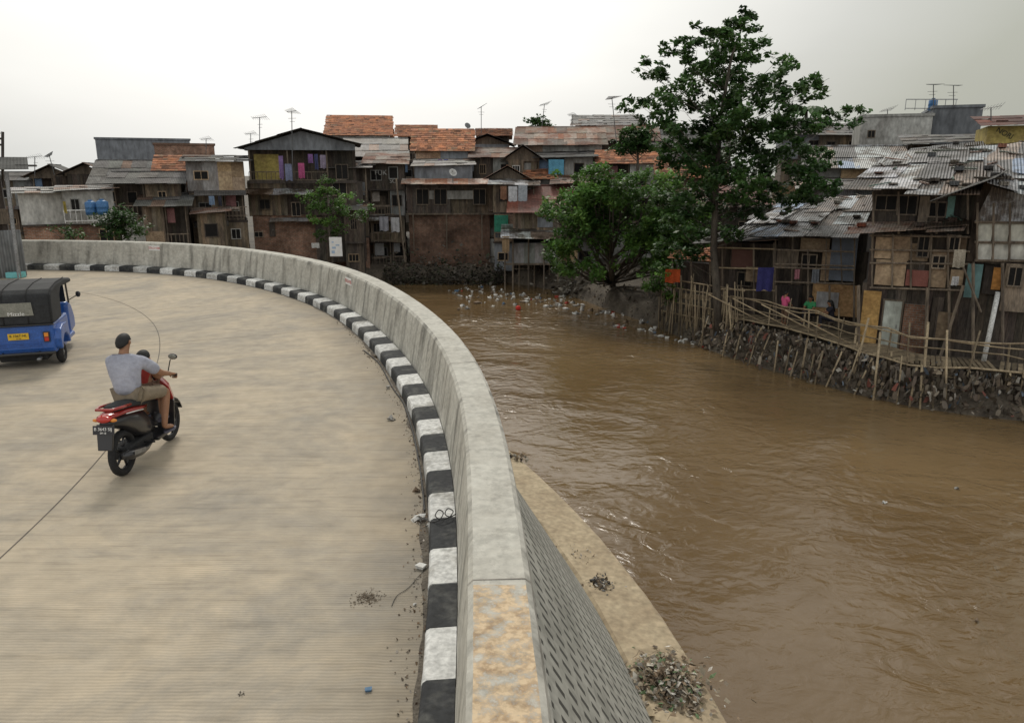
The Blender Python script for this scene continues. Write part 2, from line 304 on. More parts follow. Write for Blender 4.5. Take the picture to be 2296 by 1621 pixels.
IV=[i for i in range(NI) if KC[i].x>-34]; IEND=IV[-1]
mb=MB(); vs=[];uv=[];fs=[]; NR=40
for i in range(IEND+1):
    p=KC[i]
    q=Vector((-20,min(p.y,10))) if p.x>-20 else Vector((p.x,10))
    for k in range(NR+1):
        f=(k/NR)**1.5; w=p+(q-p)*f; vs.append((w.x,w.y,0)); uv.append((i*STEP,(q-p).length*f))
for i in range(IEND):
    for k in range(NR):
        a=i*(NR+1)+k; fs.append((a,a+1,a+NR+2,a+NR+1))
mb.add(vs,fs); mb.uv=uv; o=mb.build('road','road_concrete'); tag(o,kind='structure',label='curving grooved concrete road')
mb=MB(); pts=[kp(i,.5,-.03) for i in range(0,NI,6)]
pts=[(pts[0][0],-300,-.03)]+pts+[(-300,20,-.03),(-300,-300,-.03)]
mb.add(pts,[tuple(range(len(pts)))]); tag(mb.build('ground','ground'),kind='structure')
def strip(off0,off1,i0,i1,z):
    return sweep([(off0,z),(off1,z)],i0,i1,1,False)
o=strip(-4.2,-4.214,0,IEND-40,.004).build('road_joint','joint'); tag(o,'long dark joint line curving along the middle of the concrete road',kind='structure')
for i in range(164,IEND-60,34):
    mb=MB(); a=Vector(kp(i,-.02,.004)); b=Vector(kp(i,-7.5,.004)); d=(Vector(kp(i+1,0,0))-Vector(kp(i,0,0))).normalized()*.006
    mb.add([a-d,b-d,b+d,a+d],[(0,1,2,3)],1.9); tag(mb.build('road_joint','joint'),kind='structure')
mat('gutter_dirt',(.19,.165,.13),(.09,.075,.06),scale=5,bump=1)
mb=MB(); vs=[];fs=[]
for i in range(0,IEND):
    w=.02+.06*abs(mnoise.noise(Vector((i*.21,0,0))))+.09*max(0,mnoise.noise(Vector((i*.09,7,0))))+.02*R.random()
    vs+= [kp(i,.0,.004),kp(i,-w,.004)]
for i in range(IEND-1): fs.append((2*i,2*i+1,2*i+3,2*i+2))
mb.add(vs,fs); tag(mb.build('gutter_dirt','gutter_dirt'),'strip of dark dirt collected along the foot of the kerb',kind='stuff')
for j,i in enumerate(range(int(1.0/STEP),IEND-4,4)):
    mbk=MB(); rings=[]; dz=R.uniform(-.006,.006)
    for k in (0,1,2,3,4):
        ii=i+k; c=R.uniform(0,.008)
        def P(o,z): 
            x=kp(ii,o,z)
            if k in(0,4):
                y=kp(ii+(1 if k==0 else -1),o,z); x=tuple(a+(b-a)*.03 for a,b in zip(x,y))
            return x
        rings.append([P(0,-.03),P(.006+c,.150+dz),P(.018+c,.180+dz),P(.044+c,.197+dz),P(.255,.205+dz),P(.255,-.03)])
    mbk.loft(rings,R.uniform(.8,1.08))
    wht=j%2==0
    o=mbk.build('kerb_stone','white_paint' if wht else 'black_paint')
    tag(o,('white' if wht else 'black')+' painted kerb stone at the foot of the curved parapet','kerb stone','striped kerb stones along the road')
pw=empty('parapet_wall',kp(60,.5,0),0,'long curved grey concrete parapet wall between road and river','wall')
prof=[(.26,-.3),(.262,.25),(.335,.9),(.355,1.03),(.39,1.07),(.735,1.07),(.775,1.035),(.80,.93),(.81,-.1),(1.0,-.42),(.66,-.5)]
def world_child(mb,name,m,parent,**k):
    L=parent.location; mb.v=[(a-L.x,b-L.y,c-L.z) for a,b,c in mb.v]; return mb.build(name,m,parent,**k)
i=0
while i<IEND:
    j=min(i+36,IEND) if i else 77; s_=sweep(prof,i,j,1,jit=.002)
    o=world_child(s_,'wall_panel','wall_concrete',pw); i=j
    if j<IEND:
        s2=MB(); rr=[]
        for ii,f in ((j,-.025),(j,.025)):
            a=[kp(j,o_,z_) for o_,z_ in [(.257,.22),(.330,.9),(.350,1.034),(.388,1.0745),(.735,1.0745),(.779,1.040),(.805,.93),(.815,0)]]
            d=(Vector(kp(j+1,0,0))-Vector(kp(j,0,0)))*f; rr.append([Vector(q)+d for q in a])
        n=8; s2.add(rr[0]+rr[1],[(k,k+1,n+k+1,n+k) for k in range(n-1)],2.0); world_child(s2,'joint','joint',pw)
def near_i(px,py,z):
    p=onz(px,py,z); return min(range(NI),key=lambda i:(KC[i].x-p.x)**2+(KC[i].y-p.y)**2)
for (px,py,tx,lb) in ((345,590,'STA.2+100','small white plate with red marker lettering on far left stretch of parapet'),(738,690,'STA.2+125','small white plate with red marker lettering on bend of parapet')):
    ii=near_i(px,py+20,0); p=kp(ii,.325,.88); t=KN[ii]; ang=math.atan2(t.y,t.x)-PI/2
    e=empty('marker_plate',p,ang,lb,'sign'); m_=MB(); m_.box(-.26,.26,-.012,0,-.09,.09); m_.build('plate','ink_white',e)
    text('lettering',tx,.12,'ink_red',e,(0,-.015,0),(PI/2,0,0))
o=sweep([(.95,-.40),(3.0,-3.80)],0,IEND,2,False).build('riverbank_slope','slotted'); tag(o,'slope of grey slotted concrete blocks below the parapet',kind='structure')
o=sweep([(2.96,-4.9),(2.96,-3.74),(3.02,-3.70),(4.0,-3.78),(4.05,-3.83),(4.08,-4.9)],0,IEND,2,True,jit=.008).build('ledge','ledge'); tag(o,'tan concrete ledge at the foot of the slotted slope',kind='structure')
# ---------------------------------------------------------------- water & far land
mb=MB(); mb.add([(-900,-300,-4.3),(900,-300,-4.3),(900,1200,-4.3),(-900,1200,-4.3)],[(0,1,2,3)]); tag(mb.build('river','water'),'muddy brown rippled river water',kind='structure')
BK=[(90,4),(40,16),(24,21.5),(16.9,23.9),(13.9,25.5),(12.2,28),(10.6,30.9),(9.1,34.5),(7.9,38.9),(6.3,43.5),(4.6,48),(2.5,53),(-2,57),(-8,56),(-14,51),(-25,46.5),(-45,44.5),(-120,42)]
BC=smooth(resample(catmull(BK),.4),12)
BN=[nrm(BC,i) for i in range(len(BC))]
mb=MB(); po=[-.9,-.1,.15,.45,.8,1.2,2.0,4,6]; pz=[-5,-4.36,-4.0,-3.65,-3.4,-3.25,-3.15,-3.08,-3.0]; vs=[];n=len(po)
for i,(p,q) in enumerate(zip(BC,BN)):
    for o_,z_ in zip(po,pz):
        w=p+q*o_; h=mnoise.noise(Vector((w.x*.9,w.y*.9,0)))*.3+mnoise.noise(Vector((w.x*3,w.y*3,5)))*.15
        vs.append((w.x+h*.8,w.y-h*.5,z_+(h if 0<=o_<1.5 else 0)))
mb.add(vs,[(i*n+k,i*n+k+1,(i+1)*n+k+1,(i+1)*n+k) for i in range(len(BC)-1) for k in range(n-1)]); tag(mb.build('riverbank','earth',smooth=True),'muddy far riverbank',kind='structure')
mb=MB(); pts=[tuple(p+q*5.8)+(-3.01,) for p,q in zip(BC[::4],BN[::4])]; pts=pts+[(-900,300,-3.01),(-900,1200,-3.01),(900,1200,-3.01),(900,0,-3.01)]
mb.add(pts,[tuple(range(len(pts)))]); tag(mb.build('ground','ground'),kind='structure')
# ---------------------------------------------------------------- houses
def sheet_roof(mb,A,B,Cc,D,sw=.8,sl=1.5,th=.02,jit=.02,tint=(.75,1.15),ragged=.1,skew=.02):
    A,B,Cc,D=map(Vector,(A,B,Cc,D)); W=((B-A).length+(Cc-D).length)/2; Ln=((D-A).length+(Cc-B).length)/2
    nx=max(1,round(W/sw)); ny=max(1,round(Ln/sl)); N=(B-A).cross(D-A).normalized()
    if N.z<0: N=-N
    sil=(sw==.95); til=(sw==.30)
    def P(u,v): return (A*(1-u)+B*u)*(1-v)+(D*(1-u)+Cc*u)*v
    for j in range(ny):
        for i in range(nx):
            u0=i/nx-.01-R.random()*skew;u1=(i+1)/nx+.01+R.random()*skew; v0=j/ny-R.random()*ragged/ny-.04/ny;v1=(j+1)/ny+.04/ny
            h=j*.012+((i+j)%2)*.008+R.random()*jit
            k=R.uniform(*tint); col=(k*R.uniform(.95,1.05),k,k*R.uniform(.93,1.03)); r=R.random()
            if sil:
                if r<.34: col=(.50*k,.37*k,.28*k)
                elif r<.58: col=(.30*k,.275*k,.26*k)
                elif r<.62: col=(.6*k,.75*k,k)
            elif til:
                if r<.12: col=(.45*k,.45*k,.45*k)
                elif r<.2: col=(.8*k,1.1*k,1.2*k)
                h=j*.012+R.random()*.015
            elif r<.10: col=(1.15*k,.8*k,.62*k)
            q=[P(u0,v0)+N*(h+.02),P(u1,v0)+N*(h+.02+R.random()*jit),P(u1,v1)+N*h,P(u0,v1)+N*h]
            mb.hexa([x for x in q]+[x+N*th for x in q],col)
ROOFP=dict(zinc=(.8,1.6),asbestos=(.9,1.6),rust=(.8,1.7),red_roof=(.8,1.8),silver=(.95,2.1),tile=(.30,.34))
class House:
    def __init__(s,name,label,cat,Q,ang=0,base=-3.6):
        s.Q=Vector((Q[0],Q[1],0)); s.a=ang; s.base=base; s.u=Vector((math.cos(ang),math.sin(ang),0)); s.n=Vector((-math.sin(ang),math.cos(ang),0))
        s.root=empty(name,(Q[0],Q[1],base),ang,label,cat)
    def L(s,px,py,off=0):
        d=ray(px,py); t=(s.Q.dot(s.n)+off)/d.dot(s.n); P=Vector((0,0,HC))+d*t
        return (P-s.Q).dot(s.u),P.z-s.base
    def clad(s,x0,x1,z0,z1,y,m,name='wall',depth=None,tint=(.7,1.2),solid=True,pw=None):
        mb=MB()
        if depth: mb.box(x0,x1,y+.03,y+depth,z0,z1,R.uniform(.7,.95))
        if m in('wood','wood_dark','plywood','sheet'):
            pw=pw or {'wood':.22,'wood_dark':.25,'plywood':1.1,'sheet':.8}[m]; x=x0
            while x<x1-.02:
                w=min(pw*R.uniform(.7,1.3),x1-x)
                if m=='plywood':
                    z=z0
                    while z<z1-.05:
                        h=min(R.uniform(.7,1.4),z1-z); k=R.uniform(*tint); mb.box(x,x+w-.012,y-R.uniform(.0,.03),y+.02,z,z+h-.012,(k,k*R.uniform(.9,1.02),k*R.uniform(.8,1.1))); z+=h
                else:
                    k=R.uniform(*tint); mb.box(x,x+w-.012,y-R.uniform(.0,.025),y+.025,z0-R.uniform(0,.08),z1-R.uniform(0,.03),(k*R.uniform(.95,1.1),k,k*R.uniform(.88,1)))
                x+=w
        else: mb.box(x0,x1,y-.005,y+.0295,z0,z1,R.uniform(*[max(.8,tint[0]),tint[1]]))
        return mb.build(name,m,s.root)
    def window(s,x0,x1,z0,z1,y,fm='wood',bars=1):
        mb=MB(); f=.05; k=R.uniform(.6,1.6)
        mb.box(x0-f,x0,y-.06,y+.02,z0-f,z1+f,k); mb.box(x1,x1+f,y-.06,y+.02,z0-f,z1+f,k); mb.box(x0,x1,y-.06,y+.02,z1,z1+f,k); mb.box(x0,x1,y-.08,y+.02,z0-f,z0,k)
        for b in range(bars):
            x=x0+(x1-x0)*(b+1)/(bars+1); mb.box(x-.015,x+.015,y-.055,y-.035,z0,z1,k)
        w=mb.build('window',fm,s.root); p=MB(); p.box(x0,x1,y-.04,y-.034,z0,z1); p.build('pane','dark',w); return w
    def door(s,x0,x1,z0,z1,y,m='plywood',k=1):
        mb=MB(); mb.box(x0,x1,y-.05,y-.02,z0,z1,k); d=mb.build('door',m,s.root)
        f=MB(); f.box(x0-.06,x0-.002,y-.08,y,z0,z1+.06,.7); f.box(x1+.002,x1+.06,y-.08,y,z0,z1+.06,.7); f.box(x0,x1,y-.08,y,z1+.002,z1+.06,.7); f.build('frame','wood',d)
        h=MB(); h.box(x1-.13,x1-.09,y-.08,y-.05,z0+(z1-z0)*.45,z0+(z1-z0)*.52); h.build('handle','metal',d)
    def rail(s,x0,x1,z0,z1,y,m='wood',gap=.35,name='railing',k=1.2):
        mb=MB(); mb.box(x0,x1,y-.03,y+.02,z1-.06,z1,k); mb.box(x0,x1,y-.03,y+.02,z0+.1,z0+.15,k); x=x0
        while x<=x1: mb.box(x-.018,x+.018,y-.018,y+.01,z0,z1-.061,k*R.uniform(.7,1.2)); x+=gap*R.uniform(.9,1.1)
        mb.build(name,m,s.root)
    def beam(s,x0,x1,z,y,m='wood',h=.12,k=.8,name='beam'):
        mb=MB(); mb.box(x0,x1,y-.12,y+.0,z-h/2,z+h/2,k); return mb.build(name,m,s.root)
    def post(s,x,z0,z1,y,r=.05,m='wood',lean=0):
        mb=MB(); mb.tube([(x,y,z0),(x+lean,y,z1)],r,6,R.uniform(.7,1.3)); mb.build('post',m,s.root)
    def awning(s,x0,x1,z,y,m='zinc',d=.8,drop=.3,name='awning',tint=(.7,1.3)):
        mb=MB(); sheet_roof(mb,(x0,y-d,z-drop),(x1,y-d,z-drop),(x1,y,z),(x0,y,z),*ROOFP[m],tint=tint); mb.build(name,m,s.root)
    def mono(s,x0,x1,y0,z0,y1,z1,m,tint=(.75,1.2),jit=.03,skl=0,skr=0):
        mb=MB(); sheet_roof(mb,(x0,y0,z0),(x1,y0,z0+R.uniform(-.15,.15)),(x1+skr,y1,z1),(x0+skl,y1,z1),*ROOFP[m],tint=tint,jit=jit)
        if m!='tile':
            for _ in range(int((x1-x0)*.7)):
                u,v=R.random(),R.uniform(.05,.95); x=x0+(x1-x0)*u; y=y0+(y1-y0)*v; z=z0+(z1-z0)*v+.08; L=R.uniform(.15,.9)
                mb.box(x,x+L,y,y+.09,z,z+.07,R.uniform(.4,1.1))
        return mb.build('roof',m,s.root)
    def gable_side(s,x0,x1,y0,ze,y1,zr,m,tint=(.75,1.2)):
        ym=(y0+y1)/2; mb=MB(); w,l=ROOFP[m]
        sheet_roof(mb,(x0,y0,ze),(x1,y0,ze),(x1,ym,zr),(x0,ym,zr),w,l,tint=tint); sheet_roof(mb,(x0,y1,ze),(x1,y1,ze),(x1,ym,zr),(x0,ym,zr),max(w,.8),max(l,1.5),tint=tint)
        mb.tube([(x0-.05,ym,zr+.05),(x1+.05,ym,zr+.05)],.09,6,.8); mb.build('roof',m,s.root)
        for x in(x0+.35,x1-.35):
            g=MB(); g.add([(x-.02,y0+.5,ze),(x-.02,y1-.5,ze),(x-.02,ym,zr-.12),(x+.02,y0+.5,ze),(x+.02,y1-.5,ze),(x+.02,ym,zr-.12)],[(0,1,2),(5,4,3),(0,3,4,1),(1,4,5,2),(2,5,3,0)],.8)
            g.build('gable','plaster' if m=='tile' else 'wood',s.root)
    def gable_front(s,x0,x1,xa,ze0,ze1,zr,y0,y1,m,gm='plaster_grey',tint=(.75,1.2)):
        mb=MB(); w,l=ROOFP[m]
        sheet_roof(mb,(x0,y0,ze0),(x0,y1,ze0),(xa,y1,zr),(xa,y0,zr),max(w,.6),l,tint=tint); sheet_roof(mb,(x1,y0,ze1),(x1,y1,ze1),(xa,y1,zr),(xa,y0,zr),max(w,.6),l,tint=tint)
        mb.build('roof',m,s.root)
        g=MB(); yy=y0+.6; xi0=x0+.4; xi1=x1-.4
        zi0=ze0+(zr-ze0)*.4/(xa-x0); zi1=ze1+(zr-ze1)*.4/(x1-xa); zb=min(ze0,ze1)-.1
        g.add([(xi0,yy,zb),(xi1,yy,zb),(xi1,yy,zi1-.1),(xa,yy,zr-.12),(xi0,yy,zi0-.1)]+[(xi0,yy+.06,zb),(xi1,yy+.06,zb),(xi1,yy+.06,zi1-.1),(xa,yy+.06,zr-.12),(xi0,yy+.06,zi0-.1)],[(0,1,2,3,4),(9,8,7,6,5),(0,5,6,1),(1,6,7,2),(2,7,8,3),(3,8,9,4),(4,9,5,0)],.9)
        g.build('gable',gm,s.root)
def auto(label,px0,px1,pe,pr,Y,dep=6,roof='mono',rm='zinc',walls=('wood',),base=-3.4,name='shack',cat='shack',tint=(.7,1.3),storey=2.2,win=.55,over=.55,awn=.55,apex=.5,rt=(.7,1.2),turn=.75,seg=True):
    c=ony((px0+px1)/2,pe,Y); h=House(name,label,cat,(c.x,Y),-math.atan2(c.x,Y)*turn,base)
    x0,x1=h.L(px0,pe)[0],h.L(px1,pe)[0]; ze=h.L((px0+px1)/2,pe)[1]; n=max(1,round(ze/storey)); sh=ze/n; pm=(px0+px1)/2
    fo=[0]
    for k in range(1,n): fo.append(R.uniform(-.1,.4))
    if name.startswith('concrete') or name.startswith('brick'): seg=False
    for k in range(n):
        z1=ze-k*sh; z0=z1-sh; m=walls[min(k,len(walls)-1)]; y=fo[k]
        W=x1-x0; ns=1 if (not seg or W<2.2) else (2 if W<4.5 else 3); cuts=[x0+R.uniform(0,.15)*(k>0)]
        for q in range(1,ns): cuts.append(x0+W*(q+R.uniform(-.2,.2))/ns)
        cuts.append(x1-R.uniform(0,.15)*(k>0))
        for a0,a1 in zip(cuts,cuts[1:]):
            r=R.random(); rec=0
            if seg and ns>1: rec=.9 if r<.27 else (.22 if r<.45 else (-.18 if r<.6 else 0))
            mm=m
            if seg and R.random()<.28 and m!='brick': mm=R.choice(['sheet','plywood','wood','wood_dark','plaster_grey'])
            ys=y+rec
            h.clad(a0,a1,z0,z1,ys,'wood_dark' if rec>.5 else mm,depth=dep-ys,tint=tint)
            if rec>.5:
                h.rail(a0+.05,a1-.05,z0+.02,z0+.8,y+.05,'wood',.25)
                for xx in(a0+.1,a1-.1): h.post(xx,z0,z1,y+.08,.04)
                if R.random()<.6:
                    mb=MB(); mb.box(a0+.15,a0+.15+(a1-a0)*R.uniform(.3,.55),y+.3,y+.32,z1-R.uniform(.8,1.3),z1-.15,R.choice([(.5,.45,.4),(.2,.3,.45),(.5,.5,.5),(.4,.2,.2),(.25,.35,.3)])); mb.build('curtain','cloth',h.root)
            nw=max(1,int((a1-a0)/1.3)); w_=(a1-a0)/nw
            for i in range(nw):
                rr=R.random()
                if rr<win:
                    cx=a0+w_*(i+.5)+R.uniform(-.1,.1); ww=min(w_*.30,R.uniform(.2,.42)); hh=R.uniform(.4,.8); zz=z0+sh*R.uniform(.34,.45)
                    h.window(cx-ww,cx+ww,zz,zz+hh,ys,R.choice(['wood','plywood','plaster','wood_dark']),R.choice([0,1,1,2]))
                elif R.random()<.7 and m!='brick' and seg:
                    a=a0+w_*i+.05; mb=MB(); m2=R.choice(['plywood','sheet','plaster','plaster_grey','wood']); zz=z0+R.uniform(.05,.9); mb.box(a,a+w_*R.uniform(.4,.9),ys-.06,ys-.035,zz,min(z1-.05,zz+R.uniform(.5,1.2)),R.uniform(.4,.95)); mb.build('patch_panel',m2,h.root)
        if k>0: h.beam(x0,x1,z1,min(y,y-.1),m='wood_dark')
        if k>0 and seg and R.random()<.3: h.rail(x0+.1,x0+W*R.uniform(.4,.9),z0+.02,z0+.75,y-.4,'wood',.28)
        if k<n-1 and R.random()<awn:
            b0=x0+W*R.uniform(0,.3); h.awning(b0,min(x1+.2,b0+W*R.uniform(.5,1)),z0+.05,y-.15,R.choice(['zinc','rust','asbestos','zinc','silver']),d=R.uniform(.5,1.0),drop=R.uniform(.15,.4))
    if roof=='mono':
        zb=h.L(pm,pr,dep)[1]; h.mono(x0-over*.6,x1+over*.6,-over,ze-.05,dep,max(zb,ze+.2),rm,tint=rt)
    elif roof=='side':
        zb=h.L(pm,pr,dep/2)[1]; h.gable_side(x0-over*.6,x1+over*.6,-over,ze,dep+over,max(zb,ze+.4),rm,tint=rt)
    elif roof=='front':
        xm=x0+(x1-x0)*apex; zr=h.L(pm,pr)[1]; h.gable_front(x0-over,x1+over,xm,ze-.05,ze-.05,zr,-.6,dep,rm,tint=rt,gm='wood' if rm!='tile' else 'plaster')
    elif roof=='flat':
        mb=MB(); mb.box(x0-.1,x1+.1,-.1,dep+.1,ze,ze+.18,.8); mb.build('parapet',walls[0],h.root)
    return h,x0,x1,ze
auto('big blue grey windowless concrete block building at far left skyline',213,425,314,302,78,5,'flat',walls=('plaster_grey',),base=-3,name='concrete_building',cat='building',win=0,storey=14,turn=1)
auto('red brick building with flat top beside the blue grey block',345,480,326,318,72,5,'flat',walls=('brick','brick'),base=-3,name='brick_building',cat='building',win=.3,awn=0,turn=1)
auto('low dark gabled roof house at far left behind white walled shack',70,160,396,370,62,6,'front','asbestos',('wood_dark','wood'),rt=(.8,1.2))
auto('second low dark gabled house left of the long grey roof',150,232,390,366,60,7,'front','asbestos',('wood_dark','wood'),rt=(.9,1.3))
auto('low grey roofed shack at far left edge of the skyline',-10,80,405,388,64,6,'side','asbestos',('wood','wood'),rt=(.8,1.2))
auto('house under long grey sheet roof behind the blue water tanks',212,392,412,362,56,9,'side','asbestos',('wood','plaster'),rt=(1,1.4))
auto('small shack with broken orange tile roof beside the tall wooden house',352,420,388,352,56,5,'side','tile',('brick',))
auto('house with large clean orange tile roof highest on the skyline',735,872,305,264,80,11,'side','tile',('plaster','plaster'),base=-2,name='house',cat='house',win=.2,awn=0,seg=False,rt=(1,1.5))
auto('low orange roofed house just right of the highest tiled house',893,972,308,284,74,7,'side','tile',('plaster',),base=-2,name='house',cat='house',awn=0,rt=(.7,1.2))
auto('small orange roofed house beside the satellite dish',1072,1142,306,292,78,8,'side','tile',('plaster',),base=-2,name='house',cat='house',awn=0,rt=(.5,.9))
auto('dark roofed shack behind the satellite dish',1045,1140,324,302,70,7,'front','asbestos',('plaster_grey','wood'),rt=(.6,.9))
auto('flat topped timber shack on skyline above the long rusty roof',1290,1440,282,260,74,8,'mono','zinc',('wood','wood'),rt=(.4,.7))
h,x0,x1,ze=auto('brown roofed shack with painted letters left of the tall tree',1350,1470,316,284,68,6,'side','rust',('wood_dark','wood'),rt=(.5,.9),win=0,seg=False)
text('graffiti','SIN',.55,'graffiti_paint',h.root,(.2,-.07,ze-.5),(PI/2,0,0))
auto('grey shack with dark sheet roof directly behind the tall tree',1460,1640,330,290,66,8,'side','asbestos',('plaster_grey','wood'))
auto('plain grey walled house right of the tall tree crown',1755,1850,300,268,66,8,'mono','zinc',('plaster_grey','plaster'),win=.2,awn=0)
auto('low shack with washing on top floor behind tall tree crown',1840,1935,302,280,64,7,'mono','zinc',('wood','wood'),rt=(.5,.8))
auto('pale grey two storey concrete house with small windows at upper right',1932,2092,262,250,55,7,'flat',walls=('plaster','plaster'),name='concrete_house',cat='house',win=.8,awn=0)
auto('black painted block of a house next to the pale grey house',2094,2205,242,240,54,7,'flat',walls=('plaster_grey','wood_dark'),name='concrete_house',cat='house',win=0,tint=(.35,.4),awn=0,storey=9)
auto('low grey roofed shack in front of the black block',2040,2200,322,304,48,4,'mono','zinc',('plaster','wood'),rt=(.5,.9),win=.3)
h,x0,x1,ze=auto('shack with yellow banner wall at far right edge',2216,2330,282,262,42,5,'mono','red_roof',('yellow_wall','wood'),win=0,awn=0,seg=False,rt=(.5,.9))
text('lettering','NORI',.36,'ink_black',h.root,(x0+.8,-.06,ze-.4),(PI/2,.5,0))
auto('shack with grey patched roof holding scraps above the graffiti house',775,905,352,312,64,7,'side','zinc',('wood','plaster'))
auto('house with bright orange tile roof and pale grey upper wall',932,1054,340,293,63,6,'side','tile',('plaster_grey','plaster_grey'),tint=(1.1,1.4),name='house',cat='house',rt=(.8,1.6),awn=0)
auto('dark shack with rust streaked low roof in centre of the row',1062,1160,354,334,62,5,'side','rust',('wood_dark','wood'),rt=(.4,.9))
auto('small gabled grey shack between rust streaked roof and wide rusty roof',1140,1205,358,326,61,5,'front','zinc',('wood','plaster'),rt=(.5,1))
auto('house with wide brown rusty sheet roof in the centre of skyline',1165,1350,326,287,64,8,'side','rust',('plaster','wood'),rt=(.5,1.3),name='house',cat='house')
auto('house with orange tiled lean-to left of the tall tree',1345,1470,368,340,60,5,'side','tile',('plaster','plaster'),rt=(.7,1.5),name='house',cat='house')
auto('white walled house with blue cloth hanging on its wall',1205,1330,354,336,61,5,'mono','asbestos',('plaster','plaster'),rt=(.6,.9),name='house',cat='house',tint=(1,1.3))
auto('shack with half tiled roof above the green netting',1095,1180,404,372,59,5,'front','rust',('wood','plaster'),rt=(.7,1.5))
auto('small shack with orange tiled roof right of the half tiled one',1182,1240,402,378,59.5,5,'side','tile',('plaster','wood'),rt=(.6,1.4))
auto('small dim shack with brown roof between the white walled house and dense tree',1245,1345,412,392,57,5,'mono','rust',('wood','plaster'),rt=(.5,1))
auto('brown shack under tree crown left of the silver roofs',1480,1620,400,366,54,7,'side','tile',('wood','plaster'),rt=(.6,1.1))
auto('dark plank shack behind the tall tree trunk',1560,1720,460,420,47,6,'mono','red_roof',('wood_dark','wood'),rt=(.6,.9))
auto('white walled shack with slanting silver grey roof right of tall tree',1815,2030,378,330,46,8,'side','silver',('plaster','wood'),rt=(.5,1.1))
auto('grey sheet shack below the slanting silver roof',1800,1960,425,400,42,5,'mono','zinc',('sheet','wood'))
auto('white boarded shack at far left over a brick base',38,138,432,426,47,4,'mono','zinc',('plaster','brick','brick'),tint=(1.2,1.5),win=0,awn=0,rt=(1,1.4),turn=1,seg=False)
h,x0,x1,ze=auto('shack with open white veranda holding blue water tanks',137,252,428,418,47.5,4,'mono','zinc',('plaster','brick'),tint=(.8,1.1),rt=(1,1.4),awn=0,turn=1,seg=False,win=.3)
h.rail(x0,x1,ze-1.9,ze-1.1,-.5,'white_paint',.3)
auto('dark shack with deep grey roof behind the round bush',250,402,412,388,49,6,'side','asbestos',('wood_dark','plaster','brick'),rt=(.9,1.3))
auto('weathered plank shack with low dark roof beside the round bush',318,418,462,436,48,5,'side','asbestos',('wood','wood'),rt=(.8,1.2))
h,x0,x1,ze=auto('tall three storey wooden house with grey metal patch on top floor',415,545,362,350,51,5,'mono','asbestos',('sheet','wood','wood','brick'),win=.6,turn=.9)
h.rail(x0,x1,ze-3.6,ze-2.9,-.3,'wood',.25)
auto('little lean-to shack leaning on the tall wooden house',440,505,478,462,49,3,'mono','rust',('wood','brick'),rt=(.6,1.2),turn=.9)
h=House('house','large dark gabled house with yellow upper wall and hanging laundry','house',(ony(675,400,54).x,54),.22,-3.4)
X=lambda p:h.L(p,400)[0]; Z=lambda p:h.L(675,p)[1]
h.gable_front(X(540),X(812),X(683),Z(334),Z(324),Z(291),-1.0,8,'asbestos',gm='plaster_grey',tint=(.5,.9))
h.clad(X(560),X(800),Z(408),Z(334),.9,'wood_dark',depth=5); h.clad(X(570),X(626),Z(405),Z(346),.8,'yellow_wall'); h.rail(X(560),X(735),Z(408),Z(385),-.3,'wood',.3,k=.8); h.beam(X(555),X(800),Z(408),-.2,'wood_dark',.2)
h.clad(X(552),X(640),Z(482),Z(408),.2,'wood',depth=6); h.clad(X(640),X(700),Z(482),Z(408),.5,'wood_dark',depth=5.5); h.clad(X(700),X(812),Z(482),Z(408),.1,'wood_dark',depth=6)
h.awning(X(548),X(695),Z(424),.15,'silver',1.2,.35,tint=(1,1.3)); h.clad(X(558),X(700),Z(590),Z(482),.35,'brick',depth=6); h.clad(X(700),X(815),Z(590),Z(482),.3,'wood_dark',depth=6)
h.awning(X(600),X(715),Z(490),.3,'zinc',.6,.2)
for a,b,c,d in((578,600,462,448),(650,668,478,455),(745,775,432,405),(755,780,395,370)): h.window(X(a),X(b),Z(c+6),Z(d),.1 if a<700 else 0)
h.door(X(596),X(606),Z(530),Z(500),.3,'wood_dark'); h.window(X(560),X(578),Z(530),Z(520),.3)
h.post(X(563),Z(408),Z(334),-.2,.06); h.post(X(735),Z(408),Z(330),-.2,.06); h.post(X(648),Z(408),Z(330),-.2,.05)
auto('narrow grey plank house between gabled house and graffiti house',728,822,376,362,56,5,'mono','zinc',('wood','wood','brick'),win=.6)
auto('tiny plank lean-to below the narrow grey house beside the slender tree',770,815,470,456,53.5,3,'mono','zinc',('wood','wood_dark'),rt=(.6,1))
h,x0,x1,ze=auto('tall narrow grey plank house with pale graffiti below its eave',822,906,366,345,58,5,'mono','rust',('wood_dark','wood','wood','wood_dark'),win=.7,rt=(.5,1.0))
text('graffiti','FUK',.5,'graffiti_paint',h.root,(-.35,-.27,ze-.7),(PI/2,0,0)); text('graffiti','SC',.42,'graffiti_paint',h.root,(.5,-.27,ze-1.3),(PI/2,0,0))
h=House('house','long dark plank house with rusty awning standing on a high stained brick wall','house',(ony(1000,480,58).x,58),.06,-4.2)
X=lambda p:h.L(p,450)[0]; Z=lambda p:h.L(1000,p)[1]
h.clad(X(912),X(1010),Z(480),Z(415),0,'wood_dark',depth=5,tint=(.8,1.5)); h.clad(X(1010),X(1106),Z(480),Z(415),.25,'wood',depth=5,tint=(.5,.8)); h.clad(X(915),X(1098),Z(630),Z(480),.25,'brick',depth=5,tint=(.5,.5)); h.awning(X(905),X(1092),Z(402),.2,'rust',1.3,.35,tint=(1.0,1.7))
h.clad(X(930),X(1060),Z(402),Z(372),.6,'plaster_grey',depth=5,tint=(1,1.2)); h.beam(X(910),X(1106),Z(480),0,'wood',.12)
h.clad(X(945),X(1062),Z(447),Z(428),-.05,'plaster',tint=(.6,.9)); h.mono(X(925),X(1065),.4,Z(374),5,Z(355),'zinc')
